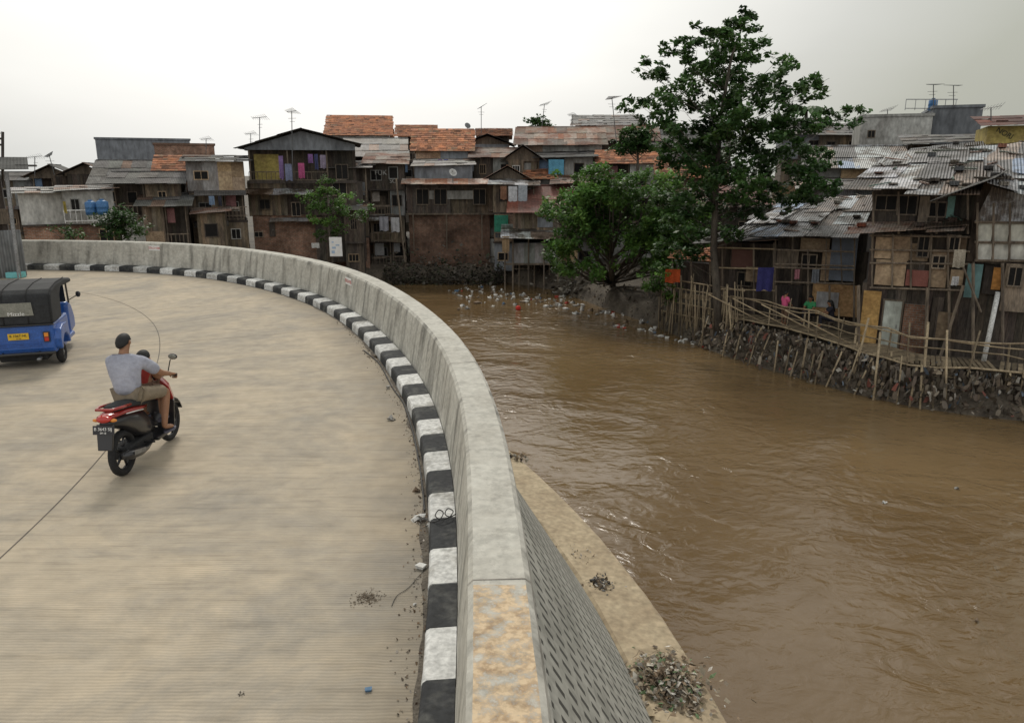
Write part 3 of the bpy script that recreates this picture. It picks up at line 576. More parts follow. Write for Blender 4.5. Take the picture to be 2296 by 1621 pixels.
for a in(935,975,1062): h.window(X(a),X(a+26),Z(458),Z(425),-.05)
for a in(925,1000,1080): h.post(X(a),Z(560),Z(482),-.1,.05)
h.post(X(907),Z(610),Z(400),-.7,.07,lean=-.5)
h,x0,x1,ze=auto('shack with white laundry and green netting above the stilt hut',1105,1200,412,398,56,5,'mono','silver',('wood','plywood','wood_dark'),win=.3,rt=(.8,1.1))
mb=MB(); mb.box(x0+.1,x0+1.1,-.45,-.43,ze-3.4,ze-2.2,(.06,.30,.2)); mb.build('netting','cloth',h.root)
auto('shack with large dark red sheet roof left of the dense green tree',1150,1300,474,418,54,7,'side','red_roof',('wood','plywood'),win=.3,rt=(.8,1.1),base=-2.6)
h=House('stilt_hut','grey sheet hut on wooden stilts at the water edge under the red roof','hut',(ony(1190,560,52).x,52.5),0,-4.4)
X=lambda p:h.L(p,560)[0]; Z=lambda p:h.L(1190,p)[1]
h.clad(X(1150),X(1255),Z(590),Z(545),0,'sheet',depth=3,tint=(.6,1)); h.mono(X(1125),X(1262),-.6,Z(532),3,Z(512),'silver',tint=(1,1.3)); h.clad(X(1150),X(1250),Z(545),Z(532),.5,'dark')
for a in(1132,1150,1185,1220,1252): h.post(X(a),0,Z(530),-.1,.06)
for a in(1165,1200,1235): h.post(X(a),0,Z(590),1.5,.06)
h.beam(X(1130),X(1258),Z(592),0)
# ---------------------------------------------------------------- right bank row
BZ=-3.3
def panel(h,pxa,pxb,pt,pb,m,off=0,k=1,name='wall_panel',th=.03):
    cx=(pxa+pxb)/2; x0=h.L(pxa,(pt+pb)/2,off)[0]; x1=h.L(pxb,(pt+pb)/2,off)[0]; z1=h.L(cx,pt,off)[1]; z0=h.L(cx,pb,off)[1]
    mb=MB(); kk=k if isinstance(k,tuple) else (k,k,k); mb.box(x0,x1,off,off+th,z0,z1,kk); return mb.build(name,m,h.root)
def pclad(h,pxa,pxb,pt,pb,m,off=0,depth=None,tint=(.7,1.2),pw=None):
    cx=(pxa+pxb)/2; x0=h.L(pxa,(pt+pb)/2,off)[0]; x1=h.L(pxb,(pt+pb)/2,off)[0]; z1=h.L(cx,pt,off)[1]; z0=h.L(cx,pb,off)[1]
    return h.clad(x0,x1,z0,z1,off,m,depth=depth,tint=tint,pw=pw)
def pwin(h,pxa,pxb,pt,pb,off=0,fm='wood',bars=1):
    cx=(pxa+pxb)/2; h.window(h.L(pxa,(pt+pb)/2,off)[0],h.L(pxb,(pt+pb)/2,off)[0],h.L(cx,pb,off)[1],h.L(cx,pt,off)[1],off,fm,bars)
def ppost(h,pa,pya,pb,pyb,off,r=.05,m='wood',name='post'):
    a=h.L(pa,pya,off); b=h.L(pb,pyb,off); mb=MB(); mb.tube([(a[0],off,a[1]),(b[0],off,b[1])],r,6,R.uniform(.8,1.3)); mb.build(name,m,h.root)
def pbar(h,pa,pya,pb,pyb,off,r=.035,m='wood',name='beam',k=1.2):
    a=h.L(pa,pya,off); b=h.L(pb,pyb,off); mb=MB(); mb.tube([(a[0],off,a[1]),(b[0],off,b[1])],r,5,k); mb.build(name,m,h.root)
def pmono(h,fl,fr,off0,bl,br,off1,m,tint=(.75,1.2),name='roof',jit=.05,deb=14):
    P=[]
    for (p,o) in((fl,off0),(fr,off0),(br,off1),(bl,off1)):
        x,z=h.L(p[0],p[1],o); P.append((x,o,z))
    mb=MB(); sheet_roof(mb,*P,*ROOFP[m],tint=tint,jit=jit,ragged=.35,skew=.05)
    A,B,Cc,D=map(Vector,P)
    for _ in range(deb):
        u,v=R.random(),R.random(); q=(A*(1-u)+B*u)*(1-v)+(D*(1-u)+Cc*u)*v+Vector((0,0,.12)); L=R.uniform(.3,1.4); t=R.uniform(0,PI); d=Vector((math.cos(t),math.sin(t)*.6,math.sin(t)*.15))*L/2
        if R.random()<.6: mb.tube([q-d,q+d],R.uniform(.02,.045),5,(.5*R.uniform(.5,1.3),.42,.33))
        else: mb.box(q.x-.15,q.x+.15,q.y-.2,q.y+.2,q.z-.03,q.z+R.uniform(.03,.12),R.choice([(.3,.25,.2),(.5,.2,.12),(.2,.2,.2),(.6,.55,.45)]))
    mb.build(name,m,h.root)
A3=math.radians(-30)
h=House('shack','two storey patchwork plank shack with pale door and tan panels behind bamboo walkway','shack',(14.75,28.8),A3,BZ)
pclad(h,1925,2175,640,800,'wood_dark',.35,depth=4); pclad(h,1950,2180,525,642,'wood_dark',.3,depth=4,tint=(.7,1.5)); pclad(h,1955,2190,425,525,'wood_dark',.6,depth=4,tint=(.5,1.3))
panel(h,1930,1970,652,778,'plywood',.25,(1.25,1.05,.6))
x0=h.L(1978,730,.25)[0];x1=h.L(2017,730,.25)[0];h.door(x0,x1,h.L(1998,783,.25)[1],h.L(1998,674,.25)[1],.25,'plaster',(1.2,1.3,1.25))
pclad(h,2022,2078,682,795,'brick',.22); pclad(h,2084,2110,665,795,'wood_dark',.2)
for a,b,c,d,k in((1962,2000,532,580,1.3),(2001,2040,530,585,1.0),(1962,2030,583,640,1.15),(2031,2082,546,585,.7),(2086,2125,560,645,.8),(2128,2165,530,600,.5),(2130,2160,605,640,.9),(2100,2135,700,760,.5)): panel(h,a,b,c,d,'plywood',R.uniform(.12,.20),k)
panel(h,2031,2082,606,642,'rag',.10,(.28,.11,.09)); pwin(h,2060,2082,530,575,.12); pwin(h,2092,2118,575,600,.10); pwin(h,2130,2150,530,560,.10)
pwin(h,1965,2010,440,470,.55); pwin(h,2015,2055,440,480,.55); pwin(h,2085,2120,455,485,.55); panel(h,2060,2082,440,500,'wood',.5,1.4); panel(h,2123,2140,440,490,'rag',.5,(.22,.4,.36))
for a in(1955,2000,2042,2084,2126): ppost(h,a,645,a+R.uniform(-5,5),525,.06,.04)
for a in(1958,2015,2100,2170): ppost(h,a,525,a,430,.0,.04)
for y in(528,560,590,645): pbar(h,1950,y,2175,y+R.uniform(0,8),.03)
ppost(h,2075,795,2080,645,.0,.07); ppost(h,1925,790,1925,640,.1,.07); ppost(h,2105,810,2160,640,-.2,.06); ppost(h,2128,800,2128,640,.1,.05)
pmono(h,(1905,522),(2150,516),-.8,(1930,502),(2160,496),.6,'rust',(.7,1.3),name='awning',deb=3); pmono(h,(2075,512),(2170,508),-.85,(2090,498),(2170,492),.35,'silver',(.7,1),name='awning',deb=2)
pmono(h,(1905,424),(2190,434),-1.0,(2010,345),(2230,332),5.5,'silver',(.5,1.2),deb=34)
h=House('shack','open fronted shack with railed timber balcony left of the patchwork shack','shack',(13.7,34.3),A3,BZ)
pclad(h,1738,1945,560,640,'wood_dark',1.0,depth=4,tint=(.6,1.3)); pclad(h,1700,1945,640,735,'wood_dark',1.1,depth=4,tint=(.6,1.3)); pclad(h,1745,1945,515,560,'wood_dark',1.1,depth=3)
panel(h,1820,1925,638,708,'plywood',.55,(1.2,1.0,.75)); panel(h,1740,1790,640,715,'wood_dark',.6,.8)
panel(h,1830,1880,655,690,'plaster',.5,(1.3,1.3,1.4),name='door')
panel(h,1742,1790,560,600,'wood',.8,1.2); panel(h,1862,1920,530,630,'rag',.4,(.19,.22,.27)); panel(h,1795,1860,535,565,'plywood',.5,.8); panel(h,1842,1862,560,630,'plywood',.5,1.1)
pwin(h,1800,1830,572,600,.45)
for y in(560,592,600,632): pbar(h,1735,y,1915,y+5,.0,.04,name='rail',k=1.3)
for a in(1738,1775,1812,1850,1888,1915): ppost(h,a,638,a+R.uniform(-4,4),520 if a%3 else 558,.02,.035)
for a in(1740,1812,1860,1915): ppost(h,a,722,a,640,.1,.05)
pmono(h,(1640,524),(1915,530),-.6,(1800,448),(1960,442),5.5,'silver',(.6,1.3),deb=28)
h=House('shack','dark shack with tarps behind bamboo stakes at the foot of tall tree','shack',(11.9,35.6),A3,BZ)
pclad(h,1600,1742,545,722,'wood_dark',1.0,depth=4); panel(h,1640,1690,560,600,'rag',.4,(.16,.08,.065),name='tarp'); panel(h,1672,1700,598,632,'plywood',.3,.7)
pwin(h,1655,1685,612,640,.8)
for a in(1620,1690,1735): ppost(h,a,722,a,545,.1,.045)
for y in(555,600,648): pbar(h,1600,y,1740,y+4,.05,.035,'bamboo','rail',1.3)
pmono(h,(1560,545),(1745,540),-.4,(1640,515),(1800,512),4,'asbestos',(.8,1.3))
h=House('shelter','small open shelter with faded red and pink roof left of tall trunk','shelter',(ony(1540,600,38).x,38.5),-.5,BZ)
pmono(h,(1500,580),(1600,588),-.6,(1510,566),(1618,556),1.4,'tile',(.9,1.5),deb=2); pclad(h,1515,1600,590,650,'wood_dark',1.0,depth=.6)
for a in(1508,1550,1592): ppost(h,a,720,a,578,-.3,.045)
panel(h,1530,1590,660,672,'bamboo',0,1.1)
h=House('shack','right edge shack with white half timbered upper wall and silver tarp gable','shack',(14.55,28.45),A3,BZ)
pclad(h,2175,2420,590,815,'wood_dark',.8,depth=4); pclad(h,2180,2420,400,592,'wood_dark',.5,depth=4)
for a,b in((2192,2225),(2228,2262),(2265,2300),(2303,2340)):
    panel(h,a,b,545,582,'plaster',.2,(1.3,1.3,1.25)); panel(h,a,b,500,541,'plaster',.2,(1.4,1.4,1.3))
for y in(498,543,584): pbar(h,2185,y,2400,y+3,.1,.045,k=1.0)
for a in(2190,2226,2263,2301): ppost(h,a,586,a+2,455,.08,.04)
a=h.L(2185,498,.25);b=h.L(2300,498,.25);c=h.L(2300,440,.25);d=h.L(2225,418,.25)
mb=MB(); mb.add([(a[0],.25,a[1]),(b[0],.25,b[1]),(c[0],.25,c[1]),(d[0],.25,d[1])]+[(q[0],.28,q[1]) for q in(a,b,c,d)],[(0,1,2,3),(7,6,5,4),(0,4,5,1),(1,5,6,2),(2,6,7,3),(3,7,4,0)],1.2); mb.build('tarp','silver',h.root)
panel(h,2165,2200,592,668,'plaster',.3,(.35,.62,.66),name='door'); panel(h,2205,2245,595,660,'wood_dark',.6,.6); panel(h,2248,2320,592,700,'wood',.3,1.5)
pwin(h,2262,2290,600,640,.25); panel(h,2225,2246,600,650,'plywood',.5,(1.4,.9,.4)); ppost(h,2182,815,2182,590,.1,.06); ppost(h,2248,815,2248,590,.1,.06); ppost(h,2200,700,2160,600,-.2,.04)
pmono(h,(2215,412),(2400,470),-.7,(2215,335),(2420,300),6,'silver',(.5,1.15),deb=30); pmono(h,(2120,445),(2235,400),-.9,(2190,425),(2260,385),1,'asbestos',(.7,1),name='awning',deb=3)
h=House('shack','shack with wide crumpled silver sheet roof rising behind the right bank','shack',(24,38),-.5,BZ)
pclad(h,2040,2296,352,460,'wood',0,depth=4); pmono(h,(2030,372),(2420,372),-.8,(2060,334),(2420,300),6,'silver',(.4,1.0),deb=30)
h=House('shack','low shack with blue edged silver roof between tree and patchwork shack','shack',(14.5,39),-.5,BZ)
pclad(h,1700,1960,470,600,'wood_dark',0,depth=4); pmono(h,(1680,492),(1950,500),-.6,(1790,440),(1960,436),5,'silver',(.5,1.1))
mb=MB(); a=onz(2205,812,-2.95); b=ony(2238,655,a.y+.5); mb.tube([a,b],.085,10,1); tag(mb.build('drain_pipe','white_paint',smooth=True),'white plastic pipe leaning against the right edge shack','pipe')
# ---------------------------------------------------------------- bamboo walkway
DZ=-2.9
wa=[(1640,712),(1700,722),(1770,737),(1870,764),(1950,790),(2040,812),(2150,823),(2240,830),(2340,842)]
wp=[onz(a,b,DZ) for a,b in wa]
bw=empty('bamboo_walkway',(wp[3].x,wp[3].y,-4.2),0,'long bamboo walkway with railings along the right bank','walkway')
mb=MB()
for a,b in zip(wp,wp[1:]):
    d=(b-a); n=max(1,int(d.length/.16)); t=d.normalized(); q=Vector((-t.y,t.x,0))
    if q.y<0:q=-q
    for k in range(n):
        p=a+d*(k/n); w=1.5; e=p+q*w; mb.hexa([p-Vector((0,0,.03))-q*R.uniform(0,.12),p+t*.13-Vector((0,0,.03))-q*R.uniform(0,.12),e+t*.13-Vector((0,0,.03)),e-Vector((0,0,.03)),p+Vector((0,0,R.uniform(0,.02))),p+t*.13,e+t*.13,e],R.uniform(.4,.9))
world_child(mb,'deck','bamboo',bw)
full=resample([Vector(p) for p in wp],.95)
for hh,r in((1.0,.035),(.90,.026),(.52,.026),(.0,.04),(-.35,.025)):
    mb=MB(); mb.tube([Vector((p.x-.1,p.y-.1,p.z+hh+R.uniform(-.1,.1))) for p in full],r,6,R.uniform(.7,1.15)); world_child(mb,'rail','bamboo',bw,smooth=True)
for p in full:
    for k in range(3):
        q=p+Vector((R.uniform(-.3,.4)-.12,R.uniform(-.3,.3)-.12,0)); mb=MB(); hh=R.uniform(.85,1.5) if k==0 else R.uniform(-.5,.25)
        mb.tube([(q.x-R.uniform(-.2,.6),q.y-R.uniform(.0,.6),-4.7),(q.x,q.y,p.z+hh)],R.uniform(.02,.04),6,R.uniform(.45,1.2)); world_child(mb,'post','bamboo',bw,smooth=True)
nb=0
for i,(p,q) in enumerate(zip(BC,BN)):
    if 25<p.y<35 and p.x<16 and nb<34:
        nb+=1; f=p-q*R.uniform(.1,.35); g=p+q*R.uniform(.1,.7); mb=MB(); mb.tube([(f.x,f.y,-4.7),(g.x+R.uniform(-.4,.4),g.y,R.uniform(-3.5,-2.6))],R.uniform(.022,.042),6,R.uniform(.5,1.2)); world_child(mb,'post','bamboo',bw,smooth=True)
for px,py0,py1 in((2075,915,722),(1968,900,745),(1800,810,700),(1760,775,690),(1915,860,735)):
    a=onz(px-10,py0,-4.35); b=ony(px+6,py1,a.y+1.0); mb=MB(); mb.tube([a,b],.045,6,1.1); world_child(mb,'post','bamboo',bw,smooth=True)
for px,py in((1660,700),(1720,712),(1790,728),(1850,745)):
    a=onz(px+60,py+28,DZ); b=a+Vector((-2.6,.4,1.3)); mb=MB(); mb.tube([a,b],.03,6,1.1); world_child(mb,'brace','bamboo',bw,smooth=True)
fn=empty('bamboo_fence',onz(1560,720,-4.2),0,'dense row of upright bamboo stakes left of the tall tree trunk','fence')
for k in range(64):
    px=1474+k*2.9; a=onz(px+R.uniform(-3,3),738+k*.9+R.uniform(-8,10),-4.4); mb=MB(); top=R.uniform(-2.8,-1.1) if k>8 else R.uniform(-2.6,-1.6)
    mb.tube([a,(a.x+R.uniform(-.3,.3),a.y+R.uniform(0,.2),top)],R.uniform(.022,.042),5,R.uniform(.45,1.15)); world_child(mb,'stake','bamboo',fn,smooth=True)
for z in(-2.0,-2.7,-3.3,-1.6):
    a=onz(1476,738,-4.3); b=onz(1660,785,-4.3); mb=MB(); mb.tube([(a.x,a.y,z),(b.x,b.y,z+R.uniform(-.1,.1))],.035,5,1); world_child(mb,'rail','bamboo',fn,smooth=True)
# ---------------------------------------------------------------- scraps
RAG=[(.62,.59,.53),(.46,.43,.38),(.32,.28,.23),(.20,.17,.14),(.44,.36,.26),(.13,.105,.08),(.34,.13,.1),(.2,.25,.32),(.36,.31,.25),(.26,.22,.17),(.10,.08,.065),(.17,.135,.105),(.12,.10,.075),(.19,.15,.12),(.24,.19,.14),(.15,.12,.09)]
def scrap(mb,p,s,cols=RAG,hang=0):
    a=R.uniform(0,2*PI); t=R.uniform(-.9,.9)
    u=Vector((math.cos(a),math.sin(a),t*.5)); w=Vector((-math.sin(a)*.7,math.cos(a)*.7,R.uniform(-1,1)+hang)); c=R.choice(cols); k=R.uniform(.6,1.1)
    P=Vector(p); u*=s;w*=s*R.uniform(.5,1.4); m=P+Vector((R.uniform(-1,1),R.uniform(-1,1),R.uniform(0,1)))*s*.3
    mb.add([P-u*R.uniform(.6,1),P-w*R.uniform(.6,1),P+u*R.uniform(.6,1),P+w*R.uniform(.6,1),m],[(0,1,4),(1,2,4),(2,3,4),(3,0,4)],tuple(x*k for x in c))
def ragstrip(mb,x,y,z,L,w_,cols=RAG):
    a=R.uniform(0,PI); d=Vector((math.cos(a),math.sin(a),0))*w_; c=R.choice(cols); kk=R.uniform(.5,1.1); T=Vector((x,y,z)); sw=Vector((R.uniform(-.12,.12),R.uniform(-.12,.12),0)); M_=T+sw*.6-Vector((0,0,L*.5)); B=T+sw-Vector((0,0,L))
    mb.add([T-d*.6,T+d*.6,M_+d*R.uniform(.7,1.3),M_-d*R.uniform(.7,1.3),B+d*R.uniform(.4,1.2),B-d*R.uniform(.4,1.2)],[(0,1,2,3),(3,2,4,5)],tuple(q*kk for q in c))
DRK=RAG[3:4]+RAG[5:6]+RAG[9:]
mb=MB()
for i,(p,q) in enumerate(zip(BC,BN)):
    if p.x>24 or p.x<-8: continue
    near=p.y<36; den=62 if near else 14
    for _ in range(den):
        o_=R.uniform(-.15,1.3) if near else R.uniform(-.1,1.5); z=-4.3+min(1.2,max(0,o_+.15)*1.0)+R.uniform(-.1,.2); w=p+q*o_+Vector((R.uniform(-.3,.3),R.uniform(-.3,.3)))
        scrap(mb,(w.x,w.y,min(z,-2.95)),R.uniform(.03,.13),RAG if near and R.random()<.6 else DRK,hang=-.5)
    if near:
        for _ in range(26):
            o_=R.uniform(-.2,1.0); w=p+q*o_+Vector((R.uniform(-.25,.25),R.uniform(-.25,.25))); z=min(-2.95,-4.3+max(0,o_+.3)*1.15+R.uniform(.1,.4)); ragstrip(mb,w.x,w.y,z,R.uniform(.08,.35),R.uniform(.03,.10),RAG if R.random()<.6 else DRK)
tag(mb.build('bank_rubbish','rag'),'rubbish and rags matted along the far bank below the walkway',kind='stuff')
mb=MB()
for _ in range(650):
    k=R.randrange(len(full)-1); p=full[k].lerp(full[k+1],R.random()); ragstrip(mb,p.x-R.uniform(-.1,.6),p.y-R.uniform(-.1,.6),R.uniform(-4.0,-2.95),R.uniform(.12,.5),R.uniform(.03,.12))
tag(mb.build('hanging_rags','rag'),'torn rags snagged on the stilts of the bamboo walkway',kind='stuff')
mb=MB()
for _ in range(2200):
    c=onz(R.choice([1290,1330,1370,1410,1450]),R.uniform(640,668),-4.2); scrap(mb,(c.x+R.gauss(0,.9),c.y+R.uniform(0,2.5),-4.2+abs(R.gauss(0,.6))),R.uniform(.08,.28),[(.16,.145,.12),(.23,.21,.175),(.085,.075,.065),(.27,.25,.21)])
tag(mb.build('debris_mound','rag'),'grey mound of mud and debris under the dense green tree',kind='stuff')
mb=MB()
for _ in range(2200):
    c=ony(R.uniform(860,1135),628-abs(R.gauss(0,28)),55.5); scrap(mb,(c.x,c.y+R.uniform(-.8,.6),c.z-.3),R.uniform(.05,.2),[(.05,.045,.035),(.11,.095,.08),(.07,.08,.045),(.15,.135,.115)])
tag(mb.build('creepers','rag'),'dry dark creepers at the foot of the stained brick wall',kind='stuff')
protos=[]
for k in range(4):
    mb=MB()
    if k==0:
        for _ in range(5): scrap(mb,(R.uniform(-.06,.06),R.uniform(-.06,.06),.02),.10,[(1,1,1)])
    elif k==1: mb.tube([(-.12,0,.02),(.06,0,.02),(.1,0,.02),(.14,0,.02)],[.045,.045,.018,.018],8)
    elif k==2: mb.hexa([(-.09,-.07,-.03),(.09,-.07,-.03),(.08,.07,-.03),(-.08,.06,-.03),(-.11,-.09,.05),(.11,-.08,.04),(.10,.09,.05),(-.10,.08,.045)])
    else: mb.loft([[((r)*math.cos(t*PI/4),r*math.sin(t*PI/4),z) for t in range(8)] for r,z in((.05,-.02),(.07,.08))])
    protos.append(mb)
import copy as cp
LC=[('white',(.75,.75,.73)),('grey',(.38,.37,.35)),('brown',(.20,.145,.10)),('red',(.48,.065,.05)),('blue',(.12,.22,.36))]
LK=['crumpled plastic bag','plastic bottle','takeaway box','plastic cup']; LN=['plastic_bag','plastic_bottle','food_box','plastic_cup']
cache={}
def litter(px,py,k=None,c=None,z=-4.28,sc=1,where='floating on the brown river near the far bank',label=None,gr='litter floating on the river'):
    k=R.choice([0,0,0,1,2,3]) if k is None else k; c=R.choice([0,0,0,0,0,1,1,1,2,2,2,0,0,0,1,2,3,4]) if c is None else c
    if (k,c) not in cache:
        m_=cp.deepcopy(protos[k]); m_.c=[LC[c][1]]*len(m_.v); cache[(k,c)]=m_.build(LN[k],'rag'); o=cache[(k,c)]
    else: o=cache[(k,c)].copy(); C.objects.link(o)
    o.location=onz(px,py,z); o.rotation_euler=(0,0,R.uniform(0,6)); o.scale=(sc,)*3
    tag(o,label or f'{LC[c][0]} {LK[k]} {where}','litter',gr if not label else None)
    if label and 'group' in o: del o['group']
    return o
for _ in range(190):
    t=R.random(); px=1020+t*480+R.gauss(0,18); py=645+t*76+R.gauss(0,12)
    if py<640 or py>745: py=R.uniform(655,700)
    litter(px,py,sc=R.uniform(.6,1.6))
for _ in range(45):
    t=R.random(); litter(1380+t*260+R.uniform(-10,10),728+t*62+R.uniform(-6,6),sc=R.uniform(.6,1.3),where='drifting by the foot of bamboo stakes',gr='litter by the bamboo stakes')
litter(1070,680,2,2,sc=2.0,label='dark brown box drifting alone in the river left of the litter band')
litter(1982,1126,0,0,sc=.6,label='lone white plastic scrap floating on the wide right part of river')
litter(2190,1390,1,2,sc=.5,label='brown floating bottle at lower right of the river')
litter(2145,1095,0,1,sc=.5,label='small grey scrap floating right of the lone white scrap')
mb=MB(); mb.ball((0,0,.08),.16,14,10,(.65,.05,.04)); o=mb.build('ball','rag',smooth=True); o.location=onz(1162,694,-4.28); tag(o,'bright red ball floating on the river','ball')
# ---------------------------------------------------------------- road / ledge small things
def rl(px,py,k,c,label,z=.01,sc=.6): return litter(px,py,k,c,z=z,sc=sc,label=label)
rl(944,1270,2,0,'small crushed white box by the kerb in front of the black stone',z=.02,sc=.42); rl(826,1546,2,4,'small blue packet lying on road at the bottom',z=.008,sc=.24)
rl(938,1165,0,0,'crumpled white paper by kerb beside the wire coil',sc=.7); rl(878,940,0,1,'grey plastic scrap on road left of the kerb',sc=.6); rl(935,1100,0,2,'brown leaf scrap on road near the kerb stones',sc=.4)
rl(948,1010,0,0,'white scrap in the gutter at the black kerb stone',sc=.3); rl(870,870,3,1,'crushed grey cup in the gutter on the bend',sc=.5); rl(958,1410,0,2,'brown dry leaf in the gutter near the bottom',sc=.3); rl(962,1178,0,0,'white folded scrap touching the kerb below the wire coil',sc=.35); rl(930,1355,0,0,'tiny white scrap on road beside the bent wire',sc=.15)
def stuffpile(name,label,px,py,z,n,spread,s,cols,h=.2,tw=6):
    mb=MB(); c=onz(px,py,z)
    for _ in range(n):
        a=R.gauss(0,spread*.5); b=R.gauss(0,spread*.5); d=math.hypot(a,b)/spread
        scrap(mb,(c.x+a,c.y+b,z+max(0,h*(1-d))*R.random()),R.uniform(.4,1)*s,cols)
    if tw:
        for _ in range(n//tw):
            a=Vector((c.x+R.gauss(0,spread*.45),c.y+R.gauss(0,spread*.45),z+h*.4)); mb.tube([a,a+Vector((R.uniform(-.2,.2),R.uniform(-.2,.2),R.uniform(-.05,.1)))*spread],.004,4,(.3,.23,.16))
    tag(mb.build(name,'rag'),label,kind='stuff')
stuffpile('dirt_patch','crumbled brown dirt patch on the road left of the kerb',825,1340,.003,260,.13,.014,[(.24,.19,.14),(.28,.23,.17),(.2,.16,.12)],.008,0)
stuffpile('dirt_patch','small grey dirt spot near bottom of the road',540,1555,.003,40,.03,.008,[(.22,.19,.16)],.005,0)
stuffpile('leaf_litter','dry leaves gathered by kerb beside the wire coil',945,1160,.01,70,.13,.02,[(.3,.2,.12),(.15,.1,.07),(.5,.45,.4)],.03)
stuffpile('leaf_litter','leaves caught in the gutter on the bend',838,800,.01,50,.2,.035,[(.12,.09,.06),(.2,.15,.1)],.02)
mb=MB()
for i in range(40,170):
    for _ in range(7):
        a=Vector(kp(i,-.005-abs(R.gauss(0,.08)),.008))+Vector((R.uniform(-.05,0),R.uniform(-.08,.08),0)); scrap(mb,a,R.uniform(.006,.022),[(.3,.2,.12),(.15,.1,.07),(.5,.45,.4),(.1,.08,.06),(.22,.17,.12)])
tag(mb.build('gutter_debris','rag'),'crumbs of dirt and leaf scattered along the kerb gutter',kind='stuff')
stuffpile('rubbish_heap','heap of twigs and torn plastic on the tan ledge at bottom',1490,1530,-3.72,1100,.60,.085,[(.42,.34,.24),(.30,.22,.15),(.62,.58,.50),(.5,.43,.32),(.2,.16,.12),(.2,.30,.15),(.38,.28,.19),(.70,.67,.62),(.5,.45,.38)],.34,7)
stuffpile('rubbish_heap','small dark heap with white plastic on the middle of ledge',1345,1308,-3.72,140,.26,.06,[(.08,.07,.06),(.2,.15,.1),(.6,.56,.5),(.12,.12,.12)],.12,12)
stuffpile('rubbish_heap','few dark scraps on the far narrow end of ledge',1160,1025,-3.72,50,.3,.08,[(.08,.07,.06),(.2,.15,.1),(.4,.36,.3)],.08,12)
stuffpile('leaf_litter','sprinkle of twigs on the ledge between the two heaps',1290,1245,-3.72,60,.4,.03,[(.2,.15,.1),(.3,.22,.15),(.6,.56,.5)],.03,8)
def cable(label,pts,r,m='cable'):
    mb=MB(); c=[Vector(p) for p in pts]; q=[]
    for i in range(len(c)-1):
        for k in range(8):
            t=k/8; p0=c[max(i-1,0)];p1=c[i];p2=c[i+1];p3=c[min(i+2,len(c)-1)]
            q.append(.5*((2*p1)+(p2-p0)*t+(2*p0-5*p1+4*p2-p3)*t*t+(3*p1-p0-3*p2+p3)*t**3))
    q.append(c[-1]); mb.tube(q,r,6,1); tag(mb.build('cable',m,smooth=True),label,'cable')
cable('black cable running in the gutter along the kerb',[onz(a,b,.02) for a,b in((815,785),(850,815),(880,868),(905,905),(925,965),(940,1040),(948,1100),(952,1145))],.011)
cable('thin curled wire coming out from the wall over white kerb stone',[onz(a,b,.23+c) for a,b,c in((1044,1132,.12),(1030,1146,.05),(1010,1158,.02),(998,1152,.04),(1004,1140,.06),(1016,1146,.04),(1006,1160,.02),(988,1164,.02),(976,1156,.04),(984,1143,.06),(994,1150,.03),(984,1166,.0),(966,1170,-.05),(950,1160,-.2))],.006)
cable('thin bent wire lying on the road near dirt patch',[onz(a,b,.008) for a,b in((962,1268),(940,1290),(915,1318),(890,1335),(878,1358))],.0028)
def rev(i,f): return Vector(kp(i,.95+2.05*f,-.40-3.4*f+.03))
i0=near_i(1040,1270,1.07)
cable('black cable hanging from parapet down over the slotted slope',[Vector(kp(i0,.82,.3)),Vector(kp(i0-1,.9,-.2)),rev(i0-2,.12),rev(i0-3,.35),rev(i0-3,.6),rev(i0-5,.85),Vector(kp(i0-6,3.3,-3.66))],.012)
# ---------------------------------------------------------------- trees
def leafmesh(name,m,parent,clumps,per,size,flat=.6,droop=.2):
    mb=MB(); vs=[];fs=[];cs=[]
    for (c,r) in clumps:
        n=int(per*r*r); k0=R.uniform(.6,1.45)
        subs=[Vector((R.gauss(0,.60),R.gauss(0,.55),R.gauss(0,.5)*flat))*r for _ in range(7)]
        for _ in range(n):
            s=R.choice(subs); d=Vector((R.gauss(0,1),R.gauss(0,1),R.gauss(0,1))).normalized()*(R.random()**.5)*r*.45; d.z*=flat*1.15
            p=c+s+d; L=size*R.uniform(.6,1.3)
            a=Vector((R.gauss(0,1),R.gauss(0,1),R.gauss(-droop,.6))).normalized(); b=a.cross(Vector((R.gauss(0,.4),R.gauss(0,.4),1))).normalized()
            o=len(vs); vs+= [p-a*L*.5,p+b*L*.30,p+a*L*.5,p-b*L*.30]; fs.append((o,o+1,o+2,o+3))
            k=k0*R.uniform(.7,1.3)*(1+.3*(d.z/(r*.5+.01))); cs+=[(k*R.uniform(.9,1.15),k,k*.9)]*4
    mb.f=fs; mb.c=cs; L=parent.location; mb.v=[(a[0]-L.x,a[1]-L.y,a[2]-L.z) for a in vs]
    return mb.build(name,m,parent)
